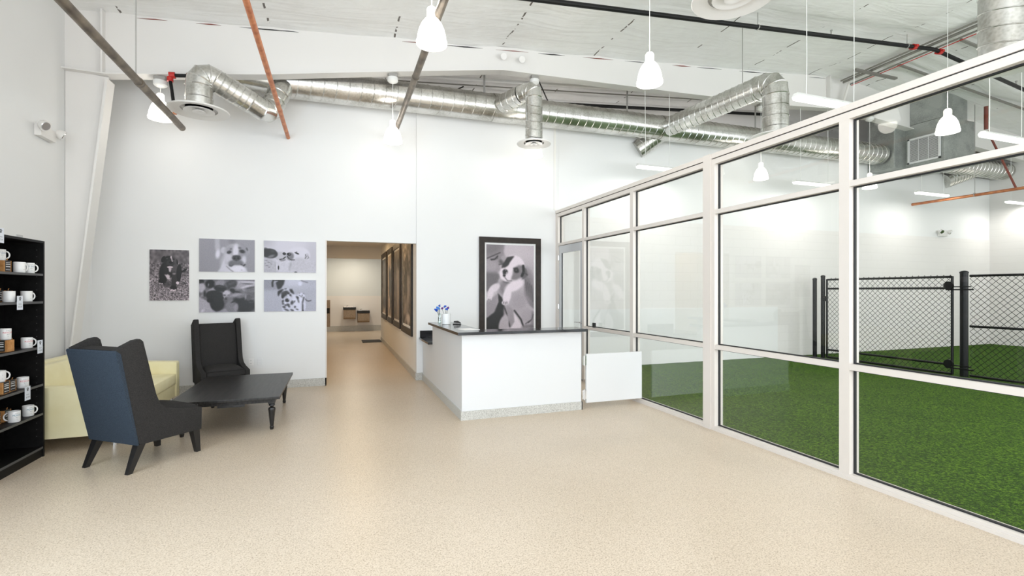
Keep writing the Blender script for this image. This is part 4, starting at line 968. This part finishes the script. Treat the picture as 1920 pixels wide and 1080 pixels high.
# 2 dog portrait
A2 = Art(150, 88, (70, 90, 1590, 985), .68); A2.vgrad(.01, -.02).ell(960, 130, 90, 90, .58, 0, .6, .7)
A2.line([(550, 100), (560, 300), (570, 380)], 62, .80, .8).ell(570, 500, 62, 120, .93, 8, .4)
A2.ell(900, 760, 260, 300, .80, 0, .2).ell(1050, 470, 330, 260, .80, 0, .08).ell(720, 390, 70, 90, .84, 20).ell(1400, 400, 50, 90, .72, -20).ell(1370, 350, 26, 50, .35, -30)
A2.ell(1230, 440, 150, 210, .66, -5, .3, .9).ell(890, 400, 120, 150, .70, 10, .4, .8).ell(1060, 420, 75, 200, .92, 4, .3).ell(850, 600, 90, 160, .86, 0, .4).ell(1290, 650, 60, 110, .88, 0, .4)
A2.ell(880, 445, 65, 42, .30, -20, .3).ell(865, 450, 30, 28, .10).ell(868, 448, 10, 10, .95).ell(1240, 415, 80, 46, .28, 10, .3).ell(1245, 415, 34, 30, .10).ell(1248, 412, 9, 9, .85)
A2.ell(925, 355, 30, 16, .4, -20, .5).ell(1170, 320, 40, 20, .42, 10, .5)
A2.ell(1070, 740, 200, 90, .52, 0, .25).ell(930, 770, 60, 70, .5, 20, .3).ell(1080, 600, 125, 75, .34).ell(1080, 550, 105, 28, .28).ell(1025, 612, 28, 24, .05).ell(1128, 605, 26, 22, .05).ell(1075, 650, 12, 40, .25, 0, .4)
A2.poly([(760, 600), (760, 760), (900, 860), (930, 830), (1010, 800), (1200, 800), (1340, 900), (1400, 985), (560, 985), (640, 880)], .90, .9, 1)
A2.ell(1130, 900, 200, 90, .95, 0, .3).line([(800, 830), (900, 920), (990, 980)], 7, .45).line([(1200, 770), (1250, 795)], 10, .25).line([(1275, 815), (1320, 775)], 12, .1).line([(880, 800), (935, 835), (1000, 790)], 9, .3).ell(1225, 930, 16, 10, .5)
A2.blur(1).grain(.012)
# 3 two puppies nose to nose
A3 = Art(150, 88, (100, 140, 1510, 1010), .86); A3.ell(700, 300, 500, 300, .89, 0, .6, .7).ell(1450, 600, 200, 500, .80, 0, .6, .7).ell(120, 200, 200, 160, .78, 0, .7, .7)
A3.ell(250, 520, 260, 210, .86).ell(220, 900, 260, 280, .78, -20, .15).ell(540, 560, 170, 120, .80, 5, .15).ell(260, 490, 200, 130, .16, 8, .12).ell(330, 420, 60, 40, .32, 0, .6, .8).ell(290, 570, 100, 40, .55, -20, .5, .9).ell(140, 470, 80, 120, .15, 0, .3)
A3.ell(640, 490, 48, 38, .08, 15).line([(520, 650), (600, 640), (670, 580)], 14, .15).ell(600, 670, 80, 30, .62, -10, .3)
A3.ell(1030, 520, 310, 230, .90, 0, .1).ell(1060, 850, 290, 260, .82, 0, .15).ell(1250, 560, 60, 100, .82, 10, .2).line([(1215, 500), (1235, 560), (1205, 610)], 12, .5).line([(1275, 530), (1310, 590), (1270, 610)], 10, .62)
A3.ell(800, 560, 95, 110, .55, 20, .25).ell(765, 500, 60, 42, .08, 5).ell(790, 495, 14, 8, .7).line([(720, 560), (760, 620), (830, 660), (920, 655)], 10, .25).ell(980, 470, 62, 22, .12, 22, .25).ell(960, 440, 30, 12, .45, -30, .5)
A3.ell(485, 880, 18, 60, .08).ell(440, 850, 12, 140, .93, 0, .4, .8).ell(800, 830, 30, 120, .70, 12, .5, .6).ell(950, 1000, 40, 18, .3).grain(.012, 1, .6, 1)
for k in range(14): A3.ell(130 + 25 * (k % 8), 690 + 45 * (k // 3), 18, 7, .45, 40 * k, .4, .7)
# 4 heap of sleeping puppies
A4 = Art(150, 88, (70, 90, 1610, 985), .45); A4.grain(.03)
A4.poly([(70, 560), (300, 680), (520, 985), (70, 985)], .74, soft=1).poly([(520, 985), (800, 870), (900, 985)], .68, soft=1).ell(150, 950, 20, 60, .9, 15, .4).ell(200, 920, 14, 60, .85, 10, .4)
A4.poly([(1080, 100), (1610, 110), (1610, 420), (1100, 420)], .70, soft=2).ell(1450, 160, 300, 26, .82, 3, .4).ell(1450, 205, 200, 14, .35, 3, .5).ell(1400, 270, 280, 20, .85, -15, .5).ell(1500, 360, 180, 60, .5, -5, .4).ell(1500, 310, 130, 16, .3, -12, .5)
A4.ell(120, 140, 80, 60, .12).ell(140, 320, 100, 130, .76, 0, .2).ell(370, 210, 130, 110, .10).ell(320, 240, 14, 50, .7, 10).ell(400, 400, 330, 60, .68, -28, .2).ell(640, 190, 150, 90, .62, -10, .3).ell(250, 480, 90, 110, .55, 20, .3).ell(220, 480, 30, 90, .2, 0, .4)
A4.ell(930, 230, 190, 105, .28, -22, .12).ell(960, 190, 130, 40, .42, -22, .6, .6).ell(640, 330, 170, 85, .13, 8).ell(650, 290, 110, 12, .55, 6, .6, .7).ell(800, 250, 20, 70, .5, -30, .6, .8)
A4.ell(1090, 380, 190, 80, .48, 10).ell(980, 400, 80, 60, .13, 25).ell(1150, 440, 130, 18, .12, 12, .4).ell(1130, 330, 80, 30, .7, 10, .5, .8)
A4.ell(500, 540, 250, 150, .14, 8, .08).ell(560, 760, 190, 190, .11, -5, .08).ell(520, 700, 90, 110, .17, 0, .6, .8).ell(370, 660, 90, 60, .09)
A4.ell(815, 500, 105, 118, .80, 0, .1).ell(760, 520, 40, 18, .3, 0, .5).ell(880, 520, 34, 16, .3, -10, .5).ell(820, 600, 45, 42, .10, 0, .3).ell(820, 570, 60, 30, .7, 0, .6, .6).poly([(880, 370), (985, 465), (900, 450)], .75, soft=1).ell(730, 400, 30, 30, .2)
A4.ell(1160, 640, 340, 180, .52, 5, .08).ell(980, 830, 200, 170, .56, 0, .1).ell(1330, 800, 300, 210, .17, 0, .12).ell(1080, 510, 190, 40, .74, -12, .6, .8).ell(1350, 500, 130, 26, .6, 8, .6, .8).ell(1430, 590, 90, 90, .40, 20, .2).ell(1350, 580, 20, 70, .66, 10, .5).ell(1080, 850, 70, 120, .64, 0, .3).ell(1110, 660, 100, 60, .13, 15, .4).ell(1000, 700, 60, 16, .1, -25, .5).ell(1520, 720, 90, 22, .3).ell(1560, 620, 60, 30, .5, -20, .4)
A4.blur(1).grain(.03)
# 5 spotted puppy on snow
A5 = Art(150, 88, (110, 105, 1540, 970), .76); A5.ell(800, 250, 700, 120, .80, 0, .5, .8).poly([(110, 105), (470, 105), (470, 400), (110, 400)], .66, soft=4).poly([(110, 400), (600, 380), (560, 970), (110, 970)], .77, soft=4).ell(900, 160, 260, 100, .86, 0, .5, .8).ell(1090, 200, 50, 60, .92, 0, .4).line([(1120, 110), (1180, 140), (1300, 170)], 14, .5, .6)
A5.line([(360, 115), (335, 180), (340, 280)], 20, .12).poly([(360, 105), (665, 105), (640, 220), (560, 340), (480, 365), (440, 210), (420, 130)], .13, soft=1).ell(430, 150, 60, 20, .75, -10, .4)
A5.ell(950, 760, 290, 250, .92, 15, .08).ell(760, 850, 170, 200, .88, 0, .12).ell(1120, 620, 120, 160, .93, 0, .1).ell(1180, 820, 70, 180, .9).ell(730, 520, 190, 190, .86, 0, .08)
A5.poly([(480, 420), (600, 360), (610, 400), (540, 470), (500, 555), (485, 520)], .08, soft=1).poly([(790, 360), (870, 365), (930, 490), (890, 480), (830, 440)], .08, soft=1)
A5.ell(640, 480, 75, 60, .30, 0, .4).ell(625, 560, 50, 55, .12, 10, .3).ell(710, 440, 60, 40, .25, 0, .5).ell(770, 470, 36, 26, .15, 10, .4).ell(690, 500, 40, 40, .2, 0, .5).ell(825, 520, 26, 22, .05).ell(840, 545, 14, 26, .4, -20, .5).ell(690, 350, 40, 12, .2, -10).ell(620, 375, 22, 12, .2)
A5.ell(730, 640, 100, 90, .86, 0, .15).ell(700, 580, 44, 26, .75, 0, .4).ell(735, 665, 55, 48, .10, 15, .15).ell(768, 645, 14, 12, .85).ell(740, 735, 100, 14, .95, 0, .5)
for c in ((620, 690, 26, 40), (625, 760, 26, 26), (650, 850, 46, 26), (870, 730, 40, 55), (760, 790, 46, 34), (690, 800, 30, 22), (950, 850, 24, 30), (790, 840, 30, 20), (870, 940, 50, 22), (720, 930, 70, 20), (1010, 920, 40, 14), (940, 700, 14, 30)): A5.ell(*c, .22, 20, .4, .9)
A5.poly([(970, 560), (1000, 545), (1060, 590), (1040, 620), (1070, 730), (1050, 740), (1020, 640)], .12, soft=1).poly([(1185, 570), (1215, 580), (1170, 740), (1185, 970), (1145, 970), (1150, 720)], .12, soft=1)
for c in ((1080, 535, 30, 10), (1130, 570, 34, 10), (1150, 530, 16, 20), (1080, 470, 20, 8), (1190, 480, 24, 8)): A5.ell(*c, .35, 20, .4, .9)
A5.line([(1240, 630), (1270, 675), (1330, 690), (1400, 672)], 10, .25).blur(1).grain(.02)
PY = YB - .001
def wall_print(x0, x1, z0, z1, art, label, tint=(.98, .965, 1.03)):
    t = thing('photo_print', ((x0 + x1) / 2, YB, z0), label, 'picture', 'frameless photo prints on the back wall')
    bx((x0, PY - .018, z0), (x1, PY, z1)).build('backing_board', M_matboard, t)
    print_mesh('print_surface', art, (x0 + .002, PY - .0188, z1 - .002), (x1 - x0 - .004, 0, 0), (0, 0, -(z1 - z0 - .004)), t, tint)
wall_print(-2.68, -2.16, 1.45, 2.23, A1, 'portrait photo print of a dark puppy sitting on gravel', (1, .93, .97))
wall_print(-2.03, -1.25, 1.90, 2.42, A2, 'photo print of a pale dog face looking up, upper left of the four', (.97, .955, 1.02))
wall_print(-1.12, -.33, 1.90, 2.42, A3, 'photo print of two puppies touching noses, upper right of the four')
wall_print(-2.03, -1.25, 1.26, 1.78, A4, 'photo print of a heap of sleeping puppies, lower left of the four', (1, .97, 1.04))
wall_print(-1.12, -.33, 1.26, 1.78, A5, 'photo print of a spotted puppy on snow, lower right of the four', (.97, .97, 1.06))

# framed poster: puppy held against a shoulder
A6 = Art(150, 250, (152, 132, 662, 1010), .82)
A6.ell(620, 200, 300, 200, .84, 0, .5, .8).ell(600, 420, 200, 120, .72, 0, .6, .6)
A6.poly([(152, 132), (345, 132), (335, 200), (345, 240), (370, 275), (340, 310), (290, 340), (300, 380), (250, 420), (152, 420)], .62, soft=2).ell(215, 175, 90, 50, .52, -25, .5, .7).ell(200, 340, 90, 60, .72, 10, .5, .9)
A6.line([(160, 270), (230, 240), (298, 210)], 4, .25).line([(200, 280), (240, 278), (272, 245)], 5, .15)
for k in range(6): A6.line([(205 + 12 * k, 280 - 4 * k), (208 + 13 * k, 292 - 4 * k)], 2, .2)
A6.ell(312, 300, 26, 22, .38, 0, .5, .9).line([(285, 330), (330, 322)], 5, .35).ell(335, 270, 26, 34, .74, -20, .4, .8)
A6.poly([(152, 410), (270, 410), (300, 440), (250, 560), (152, 600)], .50, soft=3)
A6.ell(590, 560, 95, 200, .62, -8, .2).poly([(560, 440), (610, 460), (662, 580), (662, 780), (600, 720), (560, 640)], .55, soft=2)
for k in range(4): A6.line([(570 + 22 * k, 480 + 20 * k), (590 + 20 * k, 640 + 20 * k)], 5, .38, .6)
A6.poly([(270, 610), (320, 660), (345, 740), (345, 850), (290, 1010), (152, 1010), (152, 860), (230, 800), (280, 700)], .14, soft=1)
A6.poly([(152, 700), (160, 690), (240, 640), (275, 610), (275, 700), (240, 800), (152, 860)], .66, soft=2)
A6.poly([(290, 470), (420, 460), (550, 460), (555, 640), (600, 720), (655, 800), (640, 870), (575, 930), (500, 850), (440, 780), (360, 740), (310, 640), (285, 560)], .80, soft=2).ell(500, 700, 100, 110, .70, 30, .5, .8).ell(590, 840, 70, 80, .74, 30, .3)
A6.ell(345, 560, 65, 75, .60, 20, .4).line([(330, 500), (420, 520), (360, 600)], 7, .5, .7)
A6.ell(450, 540, 110, 50, .95, -25, .2).ell(370, 640, 42, 85, .95, 12, .15).ell(350, 710, 38, 26, .92).line([(330, 720), (335, 700)], 3, .3).line([(350, 725), (352, 704)], 3, .3).line([(368, 718), (368, 700)], 3, .3)
A6.ell(240, 560, 60, 36, .90, -30, .2).ell(195, 620, 30, 70, .92, 12, .15).ell(180, 670, 28, 22, .9).line([(170, 690), (174, 672)], 3, .35).line([(190, 690), (190, 674)], 3, .35)
A6.ell(450, 330, 110, 95, .94, 20, .08).ell(375, 420, 85, 78, .95, 0, .1).poly([(370, 255), (450, 240), (410, 290), (380, 335), (330, 350), (310, 370), (330, 320)], .18, soft=1).ell(352, 330, 40, 22, .22, -35, .3)
A6.poly([(440, 360), (500, 330), (545, 335), (530, 440), (470, 480), (410, 480), (430, 420)], .56, soft=2).ell(470, 385, 28, 24, .12, 20, .3).ell(468, 382, 6, 6, .6).line([(440, 365), (480, 360), (495, 400)], 5, .25)
A6.poly([(540, 335), (580, 370), (598, 435), (560, 465), (530, 480), (540, 420)], .45, soft=1).line([(545, 340), (548, 400), (530, 440)], 12, .08).line([(545, 400), (590, 430)], 6, .3, .6)
A6.ell(350, 400, 26, 24, .10, 0, .3).ell(340, 438, 14, 12, .15, 0, .4).ell(365, 412, 8, 12, .75, 0, .4).ell(330, 420, 6, 6, .2).ell(355, 385, 6, 5, .8).line([(345, 455), (375, 490), (420, 490)], 4, .5)
A6.ell(400, 850, 60, 120, .68, -18, .2).line([(345, 760), (380, 860), (400, 950)], 6, .3).line([(450, 790), (520, 880), (550, 960)], 8, .25).poly([(440, 800), (540, 960), (400, 975), (450, 900)], .93, soft=1).ell(335, 920, 50, 95, .78, 18, .15)
A6.line([(600, 915), (640, 880), (655, 830)], 4, .2).line([(570, 925), (640, 880)], 4, .35).poly([(400, 975), (662, 985), (662, 1000), (400, 1000), (360, 1010)], .05, soft=1).ell(600, 960, 70, 30, .6, 0, .3).poly([(640, 790), (662, 800), (662, 1010), (620, 960)], .5, .6, 2)
A6.blur(1).grain(.018)
t = thing('framed_poster', (3.12, YB - .03, .66), 'large dark framed poster of a puppy held to a face', 'framed picture')
X0, X1, Z0, Z1 = 2.50, 3.745, .66, 2.615; y1 = YB - .031; fw = .105
mb = MB().box((X0, y1 - .035, Z0), (X0 + fw, y1, Z1)).box((X1 - fw, y1 - .035, Z0), (X1, y1, Z1)).box((X0 + fw, y1 - .035, Z0), (X1 - fw, y1, Z0 + fw)).box((X0 + fw, y1 - .035, Z1 - fw), (X1 - fw, y1, Z1)); mb.build('frame', M_darkframe, t)
bx((X0 + fw, y1 - .012, Z0 + fw), (X1 - fw, y1, Z1 - fw)).build('mount', M_matboard, t)
q = fw + .035
print_mesh('print_surface', A6, (X0 + q, y1 - .0128, Z1 - q), (X1 - X0 - 2 * q, 0, 0), (0, 0, -(Z1 - Z0 - 2 * q)), t, (1, .94, .98))

# four tall framed posters along the hallway wall
hz = [(9.25, 10.78, .74, 2.78, 'nearest tall framed poster on the hallway wall, brown and busy'), (11.02, 12.45, .75, 2.72, 'second tall framed poster on the hallway wall, grey'), (12.70, 14.02, .76, 2.72, 'third tall framed poster, dark dog shape on pale ground'), (14.25, 15.8, .77, 2.72, 'farthest tall framed poster on the hallway wall')]
for k, (ya, yb, za, zb_, lab) in enumerate(hz):
    t = thing('framed_poster', (1.34, (ya + yb) / 2, za), lab, 'framed picture', 'tall framed posters in the hallway')
    xw = 1.339; f = .1
    mb = MB().box((xw - .035, ya, za), (xw, ya + f, zb_)).box((xw - .035, yb - f, za), (xw, yb, zb_)).box((xw - .035, ya + f, za), (xw, yb - f, za + f * 1.3)).box((xw - .035, ya + f, zb_ - f * 1.3), (xw, yb - f, zb_)); mb.build('frame', M_darkframe, t)
    bx((xw - .012, ya + f, za + f), (xw, yb - f, zb_ - f)).build('mount', M_matboard, t)
    A = Art(60, 100, (0, 0, 60, 100), [.42, .55, .80, .40][k]); A.rs = np.random.RandomState(k + 5)
    if k == 0: A.grain(.12, 3).grain(.10, 1).ell(38, 62, 12, 22, .72, 10, .4, .8).ell(24, 55, 8, 18, .25, 0, .5, .8).ell(20, 80, 12, 10, .75, 0, .5, .8).ell(40, 92, 14, 6, .85, 0, .4)
    if k == 1: A.grain(.05, 2).grain(.06, 0, .3, 1).ell(45, 20, 10, 7, .15, 20, .4, .9).ell(14, 25, 8, 12, .3, 0, .5, .8).ell(40, 60, 14, 30, .75, 0, .5, .7).ell(22, 75, 8, 30, .35, 0, .5, .6)
    if k == 2: A.ell(34, 48, 15, 22, .20, 10, .2).ell(20, 30, 8, 14, .18, -10, .2).ell(40, 75, 8, 18, .25).ell(45, 30, 7, 8, .3).ell(30, 92, 12, 6, .6).grain(.05, 1, .25, .9)
    if k == 3: A.vgrad(-.1, .3).grain(.08, 3).ell(30, 80, 20, 10, .25, 0, .4)
    g2 = f + .05
    print_mesh('print_surface', A, (xw - .0128, yb - g2, zb_ - g2 - .03), (0, -(yb - ya - 2 * g2), 0), (0, 0, -(zb_ - za - 2 * g2 - .06)), t, (1.02, .93, .86))
